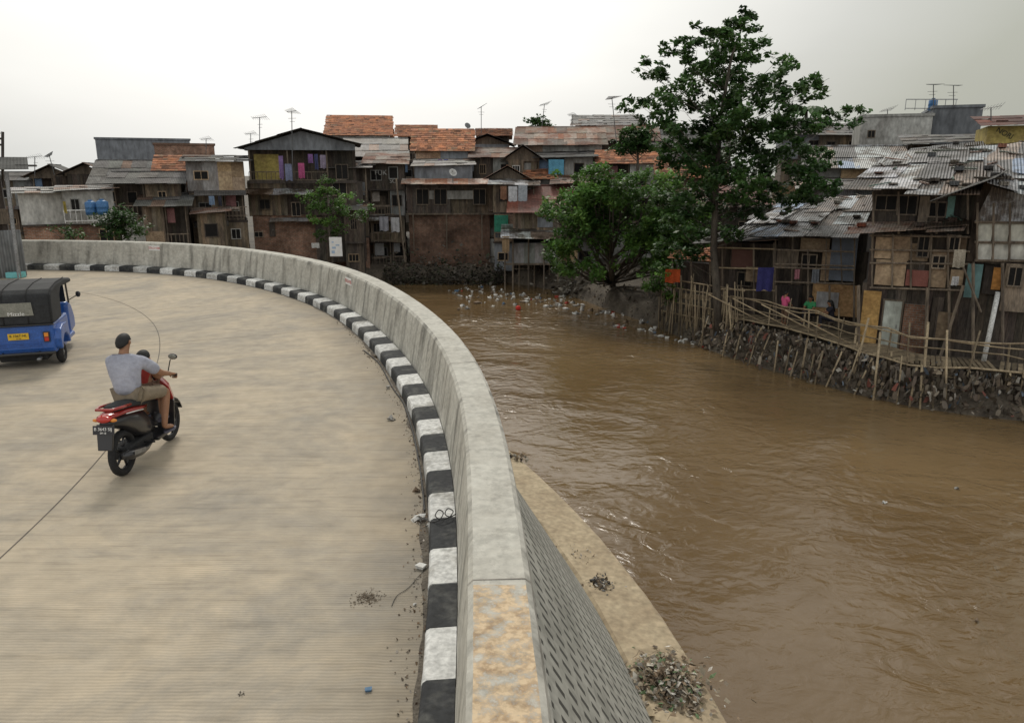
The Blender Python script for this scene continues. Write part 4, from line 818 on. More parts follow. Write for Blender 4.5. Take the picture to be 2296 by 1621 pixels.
def make_tree(name,label,trunk,tr,clumps,per,size,m,flat=.6,br=.06,cat='tree'):
    root=empty(name,trunk[0],0,label,cat); mb=MB(); T=[Vector(t) for t in trunk]; mb.tube(T,tr,10,1)
    zs=[t.z for t in T]
    for (c,r) in clumps:
        h=math.hypot(c.x-T[0].x,c.y-T[0].y); z=c.z-h*.55-.2; z=max(min(z,zs[-1]-.1),zs[0]+(zs[-1]-zs[0])*.15)
        for i in range(len(T)-1):
            if T[i].z<=z<=T[i+1].z: f=(z-T[i].z)/(T[i+1].z-T[i].z); p=T[i].lerp(T[i+1],f); break
        else: p=T[-1]
        mid=p.lerp(c,.5)+Vector((R.uniform(-.2,.2),R.uniform(-.2,.2),-h*.06)); q=br*(.5+.12*h)
        mb.tube([p,mid,c],[q,q*.6,q*.2],5,1)
        for _ in range(2):
            e=c+Vector((R.gauss(0,.4),R.gauss(0,.4),R.gauss(0,.3)))*r; mb.tube([mid.lerp(c,R.uniform(.4,.9)),e],[q*.3,.006],4,1)
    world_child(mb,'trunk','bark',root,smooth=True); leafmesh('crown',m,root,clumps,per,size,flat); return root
cl=[(1675,42,22),(1662,78,28),(1640,60,24),(1585,75,26),(1560,90,20),(1612,105,30),(1665,125,34),(1708,100,26),(1740,140,28),(1770,160,20),(1512,108,24),(1540,130,26),(1450,150,22),(1480,168,28),(1570,160,34),(1630,170,36),(1700,175,34),(1755,195,26),(1525,195,30),(1840,178,20),(1808,200,24),(1780,222,26),(1590,215,38),(1650,225,38),(1710,235,32),(1412,246,18),(1440,232,26),(1478,240,32),(1530,245,34),(1912,250,20),(1880,262,26),(1845,270,28),(1800,275,30),(1745,270,32),(1680,285,38),(1610,280,40),(1550,290,36),(1490,285,28),(1440,270,18),(1515,330,32),(1575,345,38),(1640,345,40),(1710,335,36),(1775,330,32),(1830,345,28),(1855,375,26),(1800,385,34),(1735,395,38),(1665,405,38),(1595,410,38),(1535,390,34),(1490,365,26),(1850,425,24),(1815,440,28),(1760,450,30),(1700,465,30),(1640,470,32),(1570,470,32),(1520,445,30),(1545,520,32),(1590,530,28),(1510,500,28),(1560,570,24),(1500,545,26),(1530,580,22),(1640,525,24),(1870,430,18),
 (1640,120,32),(1600,140,30),(1660,190,38),(1620,245,38),(1560,320,34),(1690,320,38),(1640,300,38),(1740,310,34),(1620,380,38),(1700,370,38),(1770,365,32),(1545,360,32),(1600,440,34),(1665,440,32),(1790,410,30),(1730,430,32),(1720,205,28)]
Yt=35.2; cc=[]
for a,b,r in cl:
    w=max(0,1-abs(b-300)/330); y=Yt+R.uniform(-1,1)*(1.0+2.4*w); p=ony(a,b,y); cc.append((p,r/1700*35*1.27))
bt=onz(1612,752,-3.75)
tr=[Vector((bt.x,Yt-.6,-4.0)),ony(1606,640,Yt-.3),ony(1600,560,Yt),ony(1606,400,Yt),ony(1618,250,Yt),ony(1640,130,Yt),ony(1668,50,Yt)]
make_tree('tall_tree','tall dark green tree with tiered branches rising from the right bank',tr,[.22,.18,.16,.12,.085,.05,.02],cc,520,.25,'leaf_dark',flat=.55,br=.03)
cc=[];Yd=44
for _ in range(60):
    a=R.uniform(1250,1570); lo=400+abs(a-1400)*.10; b=R.uniform(lo+10,600-max(0,(a-1470))*.3); cc.append((ony(a,b,Yd+R.uniform(-2.5,2.5)),R.uniform(.8,1.25)))
for a,b in((1310,388),(1325,378),(1285,415),(1400,402),(1440,400),(1480,405),(1500,400),(1245,450),(1240,480),(1245,560),(1290,605),(1350,615),(1520,455),(1560,520),(1590,500),(1580,560),(1475,590),(1350,410),(1265,590),(1510,575),(1545,470),(1600,540)): cc.append((ony(a,b,Yd+R.uniform(-1.5,1.5)),R.uniform(.6,.95)))
b0=onz(1375,655,-3.9); make_tree('dense_tree','broad bright green leafy tree leaning over the river bend',[Vector((b0.x,b0.y,-4)),ony(1370,590,Yd),ony(1365,520,Yd),ony(1370,440,Yd)],[.22,.17,.13,.04],cc,390,.25,'leaf',flat=.75)
cc=[]
for a,b,r in((735,425,.8),(715,440,.8),(755,445,.8),(700,465,.7),(740,470,.9),(775,470,.6),(710,495,.7),(745,500,.8),(725,525,.6),(760,520,.5),(735,410,.5),(825,470,.5),(805,490,.5),(695,440,.5),(780,445,.5)): cc.append((ony(a,b,48.5+R.uniform(-.8,.8)),r))
make_tree('slender_tree','feathery bright green tree against the brick base of the gabled house',[ony(738,600,48.5),ony(738,520,48.5),ony(735,430,48.5)],[.12,.09,.03],cc,520,.19,'leaf',br=.03)
cc=[(ony(270+R.gauss(0,20),500+R.gauss(0,16),42+R.uniform(-.6,.6)),R.uniform(.4,.7)) for _ in range(26)]
make_tree('bush','round blue green bush behind the left part of the parapet',[ony(272,580,42),ony(271,500,42)],[.1,.03],cc,420,.17,'leaf_dark',cat='bush')
cc=[(ony(1430+R.gauss(0,22),318+R.gauss(0,14),56+R.uniform(-.6,.6)),R.uniform(.5,.9)) for _ in range(20)]
make_tree('small_tree','small round tree between roofs left of the tall tree',[ony(1430,420,56),ony(1430,320,56)],[.15,.05],cc,260,.3,'leaf_dark')
cc=[(ony(1207+R.gauss(0,14),276+R.gauss(0,4),72),R.uniform(.4,.7)) for _ in range(9)]
make_tree('small_tree','tiny tree top peeking above the rusty roof on the skyline',[ony(1207,330,72),ony(1207,280,72)],[.15,.05],cc,260,.3,'leaf_dark')
cc=[(ony(a+R.gauss(0,8),b+R.gauss(0,8),38+R.uniform(-.5,.5)),.5) for a,b in((1470,620),(1485,640),(1500,660),(1460,650),(1490,600)) for _ in range(3)]
make_tree('shrub','small leafy shrub beside the bamboo stakes',[ony(1480,720,38),ony(1480,640,38)],[.06,.02],cc,300,.2,'leaf',cat='shrub')
cc=[(ony(165+R.gauss(0,16),525+R.gauss(0,10),43+R.uniform(-.4,.4)),.4) for _ in range(10)]
make_tree('shrub','dim creeper shrub on the brick base at far left',[ony(165,570,43),ony(165,530,43)],[.06,.02],cc,260,.16,'leaf_dark',cat='shrub')
pr=empty('palm_tree',ony(1808,330,70),0,'small palm top showing above roofs right of the tall tree','palm'); mb=MB(); tp=ony(1808,245,70); mb.tube([pr.location,tp],[.18,.12],8); world_child(mb,'trunk','bark',pr)
mb=MB()
for k in range(16):
    a=k*2*PI/16+R.uniform(-.2,.2); d=Vector((math.cos(a),math.sin(a),0)); pts=[tp+d*t*1.9+Vector((0,0,.9*t*1.3-1.5*t*t)) for t in(0,.25,.5,.75,1)]
    for p,q in zip(pts,pts[1:]):
        s_=Vector((-d.y,d.x,0))*.35; mb.add([p,p+s_-Vector((0,0,.2)),q+s_*.8-Vector((0,0,.25)),q],[(0,1,2,3)]); mb.add([p,p-s_-Vector((0,0,.2)),q-s_*.8-Vector((0,0,.25)),q],[(0,1,2,3)])
world_child(mb,'crown','leaf_dark',pr)
# ---------------------------------------------------------------- antennas, dish, tanks
def antenna(label,px,pt,pb,Y,lean=0,kind=0):
    a=ony(px,pb,Y); b=ony(px+lean,pt,Y); e=empty('tv_antenna',a,0,label,'antenna'); d=b-Vector(a); mb=MB(); mb.tube([(0,0,0),d],.03,5,.6); mb.build('mast','metal',e)
    m2=MB(); th=R.uniform(.7,1.3)*R.choice([-1,1]); u=Vector((math.cos(th),math.sin(th),.12)); w=Vector((-math.sin(th),math.cos(th),0)); L=.55
    m2.tube([d-u*L,d+u*L],.018,4,.6)
    for k in range(8):
        q=d+u*L*(-1+k*2/7); ll=.2+.03*k
        if kind==0: m2.tube([q-w*ll*.8-Vector((0,0,ll*.5)),q+w*ll*.8+Vector((0,0,ll*.5))],.011,4,.6)
        else: m2.tube([q-w*ll*1.4-Vector((0,0,.03)),q+w*ll*1.4+Vector((0,0,.03))],.011,4,.6)
    q=d-Vector((0,0,.45)); m2.tube([q-w*.3,q+w*.3],.011,4,.6); m2.tube([q-w*.2-Vector((0,0,.2)),q+w*.2-Vector((0,0,.2))],.011,4,.6)
    m2.build('aerial','metal',e); return e
antenna('TV antenna at left end above the large gabled house',582,264,335,54); antenna('tall TV antenna mast in front of the large gabled house ridge',656,250,402,52.6,-2); antenna('TV antenna mast beside the satellite dish',1079,240,300,70)
antenna('leaning TV antenna above the wide rusty roof',1215,234,285,70,6); antenna('tilted TV antenna at left of the tall tree crown',1384,220,335,60,-12,1); antenna('left one of two antennas above the blue tank',2093,190,240,54,0,1)
antenna('right one of two antennas above the blue tank',2138,192,240,54,0,1); antenna('low antenna above far left dark roofs',78,352,395,60); antenna('leaning antenna above second dark roof at far left',122,348,392,60,-12)
antenna('short antenna beside the orange roofs in skyline centre',1283,258,290,72); antenna('small faint antenna left of the gabled house',562,300,340,66); antenna('small antenna above the red brick building',462,312,345,66); antenna('thin antenna above the yellow banner shack',2222,242,290,44); antenna('small antenna on shack roof near pale grey house',1990,246,290,56)
def dish(label,px,py,Y,r,tx):
    p=ony(px,py,Y); e=empty('satellite_dish',p,0,label,'satellite dish'); mb=MB(); mb.loft([[(k*r*math.cos(t*PI/8),-.25*k*k*r+.0,k*r*math.sin(t*PI/8)) for t in range(16)] for k in(.1,.4,.7,1)],.8); o=mb.build('reflector','metal' if tx else 'white_paint',e); o.rotation_euler=(-.5,0,.5)
    m2=MB(); m2.tube([(0,0,0),(0,.1,-r-.5)],.03,5); m2.tube([(0,0,0),(0,-.5*r,.5*r)],.015,4); m2.build('arm','metal',e)
dish('dark satellite dish on the skyline right of highest tiled house',1048,283,70,.28,1); dish('pale satellite dish on the awning of long dark house',1015,388,57,.3,0)
def tank(label,px,pt,pb,Y):
    a=ony(px,pb,Y); b=ony(px,pt,Y); h_=b.z-a.z; e=empty('water_tank',a,0,label,'water tank'); r=h_*.38; mb=MB(); mb.loft([[(rr*math.cos(t*PI/8),rr*math.sin(t*PI/8),z*h_) for t in range(16)] for rr,z in((r,0),(r,.2),(r*1.04,.22),(r,.25),(r,.5),(r*1.04,.52),(r,.55),(r,.85),(r*.5,.97))]); mb.build('tank','blue_plastic',e,smooth=True)
    m2=MB(); m2.tube([(0,0,h_*.96),(0,0,h_*1.05)],r*.4,12); m2.build('lid','blue_plastic',e)
tank('left blue water tank on the white veranda',206,450,482,45.9); tank('right blue water tank on the white veranda',232,448,482,45.9); tank('dark blue water tank on top of the pale grey house',2090,222,248,56)
h=House('roof_railing','metal railing frame on top of the pale grey house roof','railing',(ony(2085,245,55).x,55.5),0,ony(2085,248,55.5).z)
x0=h.L(2030,240)[0];x1=h.L(2145,240)[0]; h.rail(x0,x1,.0,.75,0,'metal',.7)
# ---------------------------------------------------------------- laundry
def laundry(label,px0,px1,pt,pb,Y,col,name='hanging_cloth'):
    a=ony(px0,pt,Y); b=ony(px1,pb,Y); W=b.x-a.x; Hh=a.z-b.z; mb=MB(); n=8; vs=[]
    ph=R.uniform(0,6)
    for j in range(4):
        for i in range(n+1): vs.append((W*i/n,math.sin(i*1.7+ph)*.05*(j/3+.3),-Hh*j/3*(1+.04*math.sin(i+ph))))
    mb.add(vs,[(j*(n+1)+i,j*(n+1)+i+1,(j+1)*(n+1)+i+1,(j+1)*(n+1)+i) for j in range(3) for i in range(n)],col)
    o=mb.build(name,'cloth',smooth=True); o.location=a; tag(o,label,'laundry'); return o
for a in [('purple patterned cloth hanging from the gabled house balcony',624,638,350,402,52.6,(.3,.2,.42)),('blue grey sheet drying on balcony of gabled house',638,656,368,405,52.5,(.25,.28,.42)),('magenta towel drying on the gabled house balcony',668,684,366,400,52.7,(.55,.12,.28)),('small purple shirt on line under gabled roof',690,702,346,366,52.9,(.3,.16,.4)),('dark blue trousers on line under gabled roof',704,714,346,380,52.9,(.08,.09,.2)),('pale shirt at right end of balcony line under gabled roof',717,732,348,378,53,(.35,.3,.4)),
 ('large blue patterned cloth hung on white wall left of the tall tree',1230,1264,358,392,60,(.15,.42,.6)),('white sheet drying on the shack above green netting',1140,1160,418,460,55,(.7,.72,.75)),('second white sheet with grey folds above green netting',1162,1182,416,462,55,(.5,.55,.6)),('brown shirt drying beside white sheets above netting',1122,1136,418,448,55,(.3,.16,.1)),
 ('white shirt hanging under the orange tile roof house',968,980,358,370,61.5,(.7,.7,.7)),('purple top hanging under the orange tile roof house',982,992,358,374,61.5,(.3,.15,.4)),('blue shorts hanging under the orange tile roof house',995,1005,358,372,61.5,(.1,.15,.5)),
 ('white cloth on lower line beside the slender tree',698,716,545,556,48,(.75,.75,.72)),('grey shirts on line at narrow graffiti house',850,872,486,518,56.5,(.45,.45,.5)),('light towel on line at narrow graffiti house',876,896,488,520,56.5,(.6,.6,.62)),
 ('blue pale cloth hanging on balcony of tall wooden house',468,482,440,460,49.5,(.25,.35,.5)),('dark trousers hanging on balcony of tall wooden house',488,498,440,462,49.5,(.05,.05,.07)),
 ('orange red bag of cloth hung on shelter near bamboo stakes',1492,1524,604,634,37.2,(.7,.13,.04)),('dark blue patterned sheet hanging on shack behind tall trunk',1700,1732,600,652,34.2,(.06,.06,.22)),('white rag hung on patchwork shack post',2136,2148,620,640,26.8,(.7,.7,.7)),('pale sack hung beside door of right edge shack',2140,2160,560,600,26.8,(.5,.45,.36)),('yellow cloth on rail at left end of row of shacks',140,150,452,478,45.4,(.5,.4,.1)),
 ('brown striped cloth hanging under the silver awning of stilt hut',1126,1142,530,566,51.8,(.42,.30,.18)),('pink towel on rail of balcony shack',1782,1792,604,626,33.2,(.5,.22,.26)),('grey trousers on rail of balcony shack',1822,1834,604,634,33.1,(.25,.27,.3))]: laundry(*a)
p=ony(740,575,47.5); e=empty('banner',p,0,'white banner with blue print leaning below the slender tree','banner'); W=ony(768,575,47.5).x-p.x; Hh=ony(740,532,47.5).z-p.z
mb=MB(); mb.box(0,W,0,.03,0,Hh); mb.build('sheet','ink_white',e)
for a,b,c,d in((.15,.4,.15,.3),(.2,.5,.4,.5),(.5,.8,.55,.62),(.2,.35,.7,.78)): mb=MB(); mb.box(W*a,W*b,-.012,-.002,Hh*c,Hh*d,(.45,.6,.8)); mb.build('print','rag',e)
# ---------------------------------------------------------------- left roadside shack & pole
h=House('roadside_shack','dark timber roadside shack with grey sheet fence front at left edge','shack',(ony(20,610,27).x,27.2),.55,0)
x1=h.L(52,560)[0]; xx=x1-5
h.clad(xx,x1,0.05,h.L(20,517)[1],-.0,'sheet',depth=.1,tint=(.5,.8)); h.clad(xx,h.L(8,450,.8)[0],.1,h.L(10,392)[1],.8,'wood_dark',depth=1.2)
h.mono(xx,h.L(56,380)[0],-.5,h.L(30,386)[1],1.8,h.L(10,356,1.8)[1],'asbestos',(.5,.8))
mb=MB(); mb.tube([(h.L(40,600)[0],-.3,0),(h.L(14,385)[0],-.3,h.L(14,385)[1])],.07,8,1.2); mb.build('post','metal',h.root)
mb=MB(); mb.box(xx,h.L(20,500)[0],.5,.55,h.L(10,505)[1],h.L(10,470)[1],.8); mb.build('wall_panel','wood',h.root)
e=empty('utility_pole',ony(6,420,29),0,'dark utility pole rising above the left edge shack','pole'); mb=MB(); t=ony(6,296,29)-ony(6,420,29); mb.tube([(0,0,0),t],.05,8); mb.build('mast','wood_dark',e)
for k in(.75,.86,.96): mb=MB(); mb.box(-.2,.2,-.05,.05,t.z*k,t.z*k+.07); mb.build('crossarm','wood_dark',e)
mb=MB(); a=onz(22,628,0); mb.box(-.3,.2,-.2,.2,0,.2,(.22,.6,.62)); o=mb.build('crate','rag',bevel=.02); o.location=(a.x-.1,a.y+.6,0.006); tag(o,'pale turquoise crate on road edge behind the blue rickshaw','crate')
# ---------------------------------------------------------------- auto rickshaw
def prism(prof,x0,x1,m,name,parent,bevel=.03,col=1):
    mb=MB(); n=len(prof); mb.add([(x0,y,z) for y,z in prof]+[(x1,y,z) for y,z in prof],[tuple(range(n))[::-1],tuple(range(n,2*n))]+[(k,(k+1)%n,n+(k+1)%n,n+k) for k in range(n)],col)
    return mb.build(name,m,parent,bevel=bevel)
def wheel(parent,x,y,r,w,spokes=0,name='wheel'):
    mb=MB(); mb.torus((0,0,0),r-w*.5,w*.5,'x',28,10); t=mb.build(name,'rubber',parent,smooth=True); t.location=(x,y,r)
    m=MB(); rr=r-w*.85
    m.torus((0,0,0),rr,.018,'x',24,6); m.tube([(-w*.4,0,0),(w*.4,0,0)],r*.17,12)
    if spokes:
        for k in range(spokes):
            a=2*PI*k/spokes; m.tube([(0,r*.1*math.cos(a),r*.1*math.sin(a)),(0,rr*math.cos(a),rr*math.sin(a))],[.022,.014],5)
    else: m.tube([(-w*.25,0,0),(w*.25,0,0)],rr,16)
    m.build('rim','gloss_black' if spokes else 'metal',t,smooth=True); return t
bj=empty('auto_rickshaw',(-9.55,14.55,0),0.34,'blue three wheeled auto rickshaw with black canvas hood at left edge','auto rickshaw'); bj.scale=(1.02,1.0,.95)
prism([(-.40,.30),(-.45,.42),(-.43,.90),(.95,.90),(.95,.30),(.3,.24)],-.58,.58,'bajaj_blue','body',bj,.05)
prism([(.9,.24),(.9,.34),(1.7,.34),(1.8,.24)],-.52,.52,'bajaj_blue','floor',bj,.02)
prism([(1.62,.26),(1.60,.98),(1.72,1.04),(2.02,.92),(2.22,.6),(2.2,.34)],-.47,.47,'bajaj_blue','front_cowl',bj,.07)
for s in(-1,1):
    a,b=sorted((s*.50,s*.69))
    prism([(-.40,.42),(-.43,.60),(-.34,.78),(-.1,.84),(.2,.82),(.38,.64),(.42,.36),(.34,.36),(.26,.52),(.1,.62),(-.1,.62),(-.26,.50),(-.32,.36)],a,b,'bajaj_blue','wheel_arch',bj,.02)
    wheel(bj,s*.57,0,.22,.13)
    l=MB(); l.box(s*.46-.055,s*.46+.055,-.485,-.44,.55,.76); lo=l.build('tail_light','gloss_black',bj,bevel=.01); q=MB(); q.box(s*.46-.035,s*.46+.035,-.495,-.486,.66,.74); q.build('lens','lens_orange',lo,bevel=.004); q=MB(); q.box(s*.46-.035,s*.46+.035,-.495,-.486,.57,.65); q.build('lens','lens_red',lo,bevel=.004)
    m_=MB(); m_.tube([(s*.5,1.7,1.05),(s*.66,1.72,1.15)],.01,5); mo=m_.build('mirror','gloss_black',bj); q=MB(); q.ball((s*.68,1.72,1.17),(.05,.02,.07),10,8); q.build('mirror_glass','gloss_black',mo,smooth=True)
    m_=MB(); m_.tube([(s*.52,.5,.8),(s*.55,.55,1.5)],.018,6); m_.build('roof_pillar','gloss_black',bj)
    m_=MB(); m_.tube([(s*.5,1.62,1.0),(s*.52,1.45,1.52)],.02,6); m_.build('roof_pillar','gloss_black',bj)
wheel(bj,0,1.95,.22,.12)
prism([(-.455,.90),(-.44,1.30),(-.39,1.50),(-.25,1.59),(.25,1.65),(1.0,1.65),(1.62,1.57),(1.70,1.48),(1.6,1.47),(.62,1.50),(.42,1.35),(.35,.90)],-.60,.60,'canvas_black','hood',bj,.07)
for x in (-.58,-.2,.2,.58):
    m_=MB(); m_.tube([(x,-.462,.93),(x,-.445,1.30),(x,-.395,1.505),(x,-.25,1.60),(x,.25,1.66),(x,1.0,1.66)],.009,6); m_.build('hood_seam','rubber',bj,smooth=True)
m_=MB(); m_.box(-.61,.61,-.475,-.44,.885,.915); m_.build('trim','gloss_black',bj,bevel=.01)
m_=MB(); m_.add([(-.30,-.457,1.10),(.30,-.457,1.10),(.28,-.447,1.36),(-.28,-.447,1.36),(-.30,-.467,1.10),(.30,-.467,1.10),(.28,-.457,1.36),(-.28,-.457,1.36)],[(0,1,2,3),(7,6,5,4),(0,4,5,1),(1,5,6,2),(2,6,7,3),(3,7,4,0)]); m_.build('rear_window','window_plastic',bj)
text('lettering','Mizzle',.11,'ink_white',bj,(0.02,-.474,1.14),(PI/2+.03,0,0))
m_=MB(); m_.box(-.17,.17,-.475,-.455,.62,.75); pl=m_.build('number_plate','plate_yellow',bj,bevel=.004); text('lettering','B 1067 NL',.065,'ink_black',pl,(0,-.478,.70),(PI/2,0,0)); text('lettering','11·16',.035,'ink_black',pl,(0,-.478,.645),(PI/2,0,0))
for k in range(3):
    m_=MB(); m_.box(-.36,.36,-.462,-.44,.46+.035*k,.475+.035*k); m_.build('louvre','bajaj_blue',bj)
m_=MB(); m_.tube([(-.58,-.50,.33),(.58,-.50,.33)],.03,8); m_.tube([(-.3,-.50,.33),(-.3,-.38,.36)],.02,6); m_.tube([(.3,-.50,.33),(.3,-.38,.36)],.02,6); m_.build('bumper','gloss_black',bj,smooth=True)
m_=MB(); m_.box(-.4,.4,-.3,.3,.14,.30); m_.build('engine','rubber',bj,bevel=.03)
m_=MB(); m_.tube([(.28,-.2,.2),(.28,-.5,.2)],.035,8); m_.build('exhaust','metal',bj,smooth=True)
m_=MB(); m_.add([(-.45,1.63,1.02),(.45,1.63,1.02),(.46,1.5,1.48),(-.46,1.5,1.48)],[(0,1,2,3)]); m_.build('windscreen','glass_dark',bj)
m_=MB(); m_.box(-.5,.5,.35,.85,.55,.72); m_.build('seat','canvas_black',bj,bevel=.04)
m_=MB(); m_.ball((0,2.2,.75),.1,12,8); m_.build('headlight','chrome',bj,smooth=True)
m_=MB(); m_.tube([(-.3,1.5,1.02),(.3,1.5,1.02)],.015,6); m_.build('handlebar','gloss_black',bj)
# ---------------------------------------------------------------- figures
def skin_obj(name,verts,edges,rad,m,parent,root=0,sub=2):
    me=bpy.data.meshes.new(name); me.from_pydata([tuple(v) for v in verts],edges,[]); o=bpy.data.objects.new(name,me); C.objects.link(o)
    md=o.modifiers.new('skin','SKIN'); md.use_smooth_shade=True; md.branch_smoothing=.3
    sv=me.skin_vertices[0].data
    for i,r in enumerate(rad): sv[i].radius=r if isinstance(r,tuple) else (r,r)
    sv[root].use_root=True
    s=o.modifiers.new('sub','SUBSURF'); s.levels=sub; s.render_levels=sub
    dg=bpy.context.evaluated_depsgraph_get(); ev=o.evaluated_get(dg); m2=bpy.data.meshes.new_from_object(ev); bpy.data.objects.remove(o)
    m2.name=name; m2.materials.clear(); m2.materials.append(MATS[m] if isinstance(m,str) else m)
    for p in m2.polygons: p.use_smooth=True; p.material_index=0
    a=m2.attributes.new('col','FLOAT_COLOR','POINT'); a.data.foreach_set('color',[1.0]*4*len(m2.vertices))
    o=bpy.data.objects.new(name,m2); C.objects.link(o); o.parent=parent; return o
def person(label,loc,rz,J,shirt='shirt',pants='khaki',long_pants=False,long_hair=False,scale=1,fingers=True,shoes='slipper',cat='person',fat=1.0,w=1.0):
    root=empty('person',loc,rz,label,cat); root.scale=(scale,)*3; V=[];E=[];Rd=[]
    J={k:Vector(v) for k,v in J.items()}
    def a(p,r,par=None):
        V.append(Vector(p)); Rd.append(r); i=len(V)-1
        if par is not None: E.append((par,i))
        return i
    up=(J['head']-J['neck']).normalized(); fw=Vector(J.get('face',(0,1,0))).normalized()
    p=a(J['pel'],(.125,.10)); w_=a(J['pel'].lerp(J['chest'],.45),(.115,.09),p); c=a(J['chest'],(.135,.10),w_); nk=a(J['neck'],.058,c); hb=a(J['head']-up*.075+fw*.02,(.062,.070),nk); hc=a(J['head'],(.086,.098),hb); ht=a(J['head']+up*.072-fw*.01,(.062,.072),hc)
    for s in'LR':
        sh=a(J['sh'+s],.060,c); el=a(J['el'+s],.046,sh); wr=a(J['ha'+s],.030,el); d=(J['ha'+s]-J['el'+s]).normalized()
        pm=a(J['ha'+s]+d*.06,(.038,.020),wr); sd=d.cross(Vector((0,0,1))).normalized(); dn=sd.cross(d).normalized()
        if dn.z>0: dn=-dn
        if fingers:
            for k in range(4):
                o_=sd*(k-1.5)*.019; ln=(.034,.038,.036,.028)[k]; b=J['ha'+s]+d*.085+o_
                f1=a(b,.0105,pm); f2=a(b+d*ln*.8+dn*.012,.0095,f1); f3=a(b+d*ln*.9+dn*.04,.0085,f2); a(b+d*ln*.3+dn*.055,.0075,f3)
            si=-1 if s=='R' else 1; b=J['ha'+s]+d*.035+sd*si*.03; t1=a(b,.012,wr); t2=a(b+d*.03+sd*si*.01+dn*.02,.010,t1); a(b+d*.045+dn*.045,.009,t2)
        hp=a(J['hip'+s],.088,p); kn=a(J['kn'+s],.062,hp); cf=a(J['kn'+s].lerp(J['an'+s],.3),.058,kn); an=a(J['an'+s],.036,cf); a(J['to'+s].lerp(J['an'+s],.3),(.038,.028),an); a(J['to'+s],(.036,.018),len(V)-1)
    skin_obj('body',V,E,Rd,'skin',root)
    sd=fw.cross(up).normalized()
    for s in(-1,1): m_=MB(); m_.ball(J['head']+sd*s*.084-up*.02,(.013,.020,.028),8,6); m_.build('ear','skin',root,smooth=True)
    m_=MB(); q=J['head']+fw*.09-up*.02; m_.loft([[q+up*.03+sd*.004,q+up*.03-sd*.004,q+up*.03-fw*.01],[q-up*.01+sd*.016,q-up*.01-sd*.016,q-up*.005+fw*.022]]); m_.build('nose','skin',root,smooth=True)
    for s in(-1,1): m_=MB(); m_.ball(J['head']+fw*.083+sd*s*.03+up*.01,.011,8,6); m_.build('eye','hair',root,smooth=True)
    m_=MB(); m_.ball(J['head']+fw*.082-up*.05,(.022,.012,.006),8,6,(3,1,1)); m_.build('mouth','hair',root,smooth=True)
    m_=MB(); cen=J['head']+up*.006-fw*.014; rings=[]
    M=Matrix((sd,fw,up)).transposed()
    for i in range(0,11):
        ring=[]
        for k in range(24):
            b=2*PI*k/24; fr=math.sin(b); tm=PI*(.58-.24*fr+.015*math.sin(k*3.1)); t=i/10*tm
            rr=1+.015*math.sin(k*5+i*3)*(i>1); low=max(0,t/PI-.5)
            v=Vector((.084*rr*(math.sin(t)+low*.35)*math.cos(b),.096*rr*(math.sin(t)+low*.35)*math.sin(b),.100*math.cos(t)-.01*low)); ring.append(cen+M@(v if i else v+Vector((.004*math.cos(b),.004*math.sin(b),0))))
        rings.append(ring)
    m_.loft(rings,1,True); m_.build('hair','hair',root,smooth=True)
    if long_hair:
        m_=MB(); b=J['head']-fw*.05; m_.loft([[b+M@Vector((w2*math.cos(t*PI/6),d_*math.sin(t*PI/6)-.02,z)) for t in range(12)] for w2,d_,z in((.06,.05,.09),(.10,.08,.02),(.11,.07,-.12),(.10,.05,-.28),(.05,.03,-.4))]); m_.build('long_hair','hair',root,smooth=True)
    V=[];E=[];Rd=[]; f=fat
    dnv=(J['pel']-J['chest']).normalized()
    p=a(J['pel']+dnv*.05,(.170*f,.145*f)); w_=a(J['pel'].lerp(J['chest'],.40),(.172*f,.14*f),p); c=a(J['chest'],(.176*f,.132*f),w_); a(J['chest'].lerp(J['neck'],.78),(.088,.082),c)
    for s in'LR': sh=a(J['sh'+s]+Vector((0,0,-.01)),.086*f,c); a(J['sh'+s].lerp(J['el'+s],.45),.080*f,sh); a(J['sh'+s].lerp(J['el'+s],.88),.078*f,len(V)-1)
    skin_obj('shirt',V,E,Rd,shirt,root)
    V=[];E=[];Rd=[]; p=a(J['pel'],(.135,.112))
    for s in'LR':
        hp=a(J['hip'+s],.105,p); k1=a(J['hip'+s].lerp(J['kn'+s],.5),.098,hp); k2=a(J['hip'+s].lerp(J['kn'+s],.95),.090,k1)
        if long_pants: k3=a(J['kn'+s],.075,k2); a(J['kn'+s].lerp(J['an'+s],.9),.05,k3)
    skin_obj('trousers' if long_pants else 'shorts',V,E,Rd,pants,root)
    for s in'LR':
        m_=MB(); A=J['an'+s]; T=J['to'+s]; d=(T-A); d.z=0; d=d.normalized() if d.length>.01 else Vector((0,1,0)); q=Vector((-d.y,d.x,0)); zb=min(A.z-.055,T.z-.02)
        ring=[]
        for t in range(14):
            b=2*PI*t/14; ring.append(T-d*.075+d*.135*math.cos(b)+q*.048*math.sin(b))
        m_.loft([[Vector((r.x,r.y,zb-.02)) for r in ring],[Vector((r.x,r.y,zb)) for r in ring]]); m_.tube([T+q*.045-d*.04+Vector((0,0,zb-T.z)),T-d*.03+Vector((0,0,.02)),T-q*.045-d*.04+Vector((0,0,zb-T.z))],.009,6); m_.build('sandal',shoes,root)
    return root
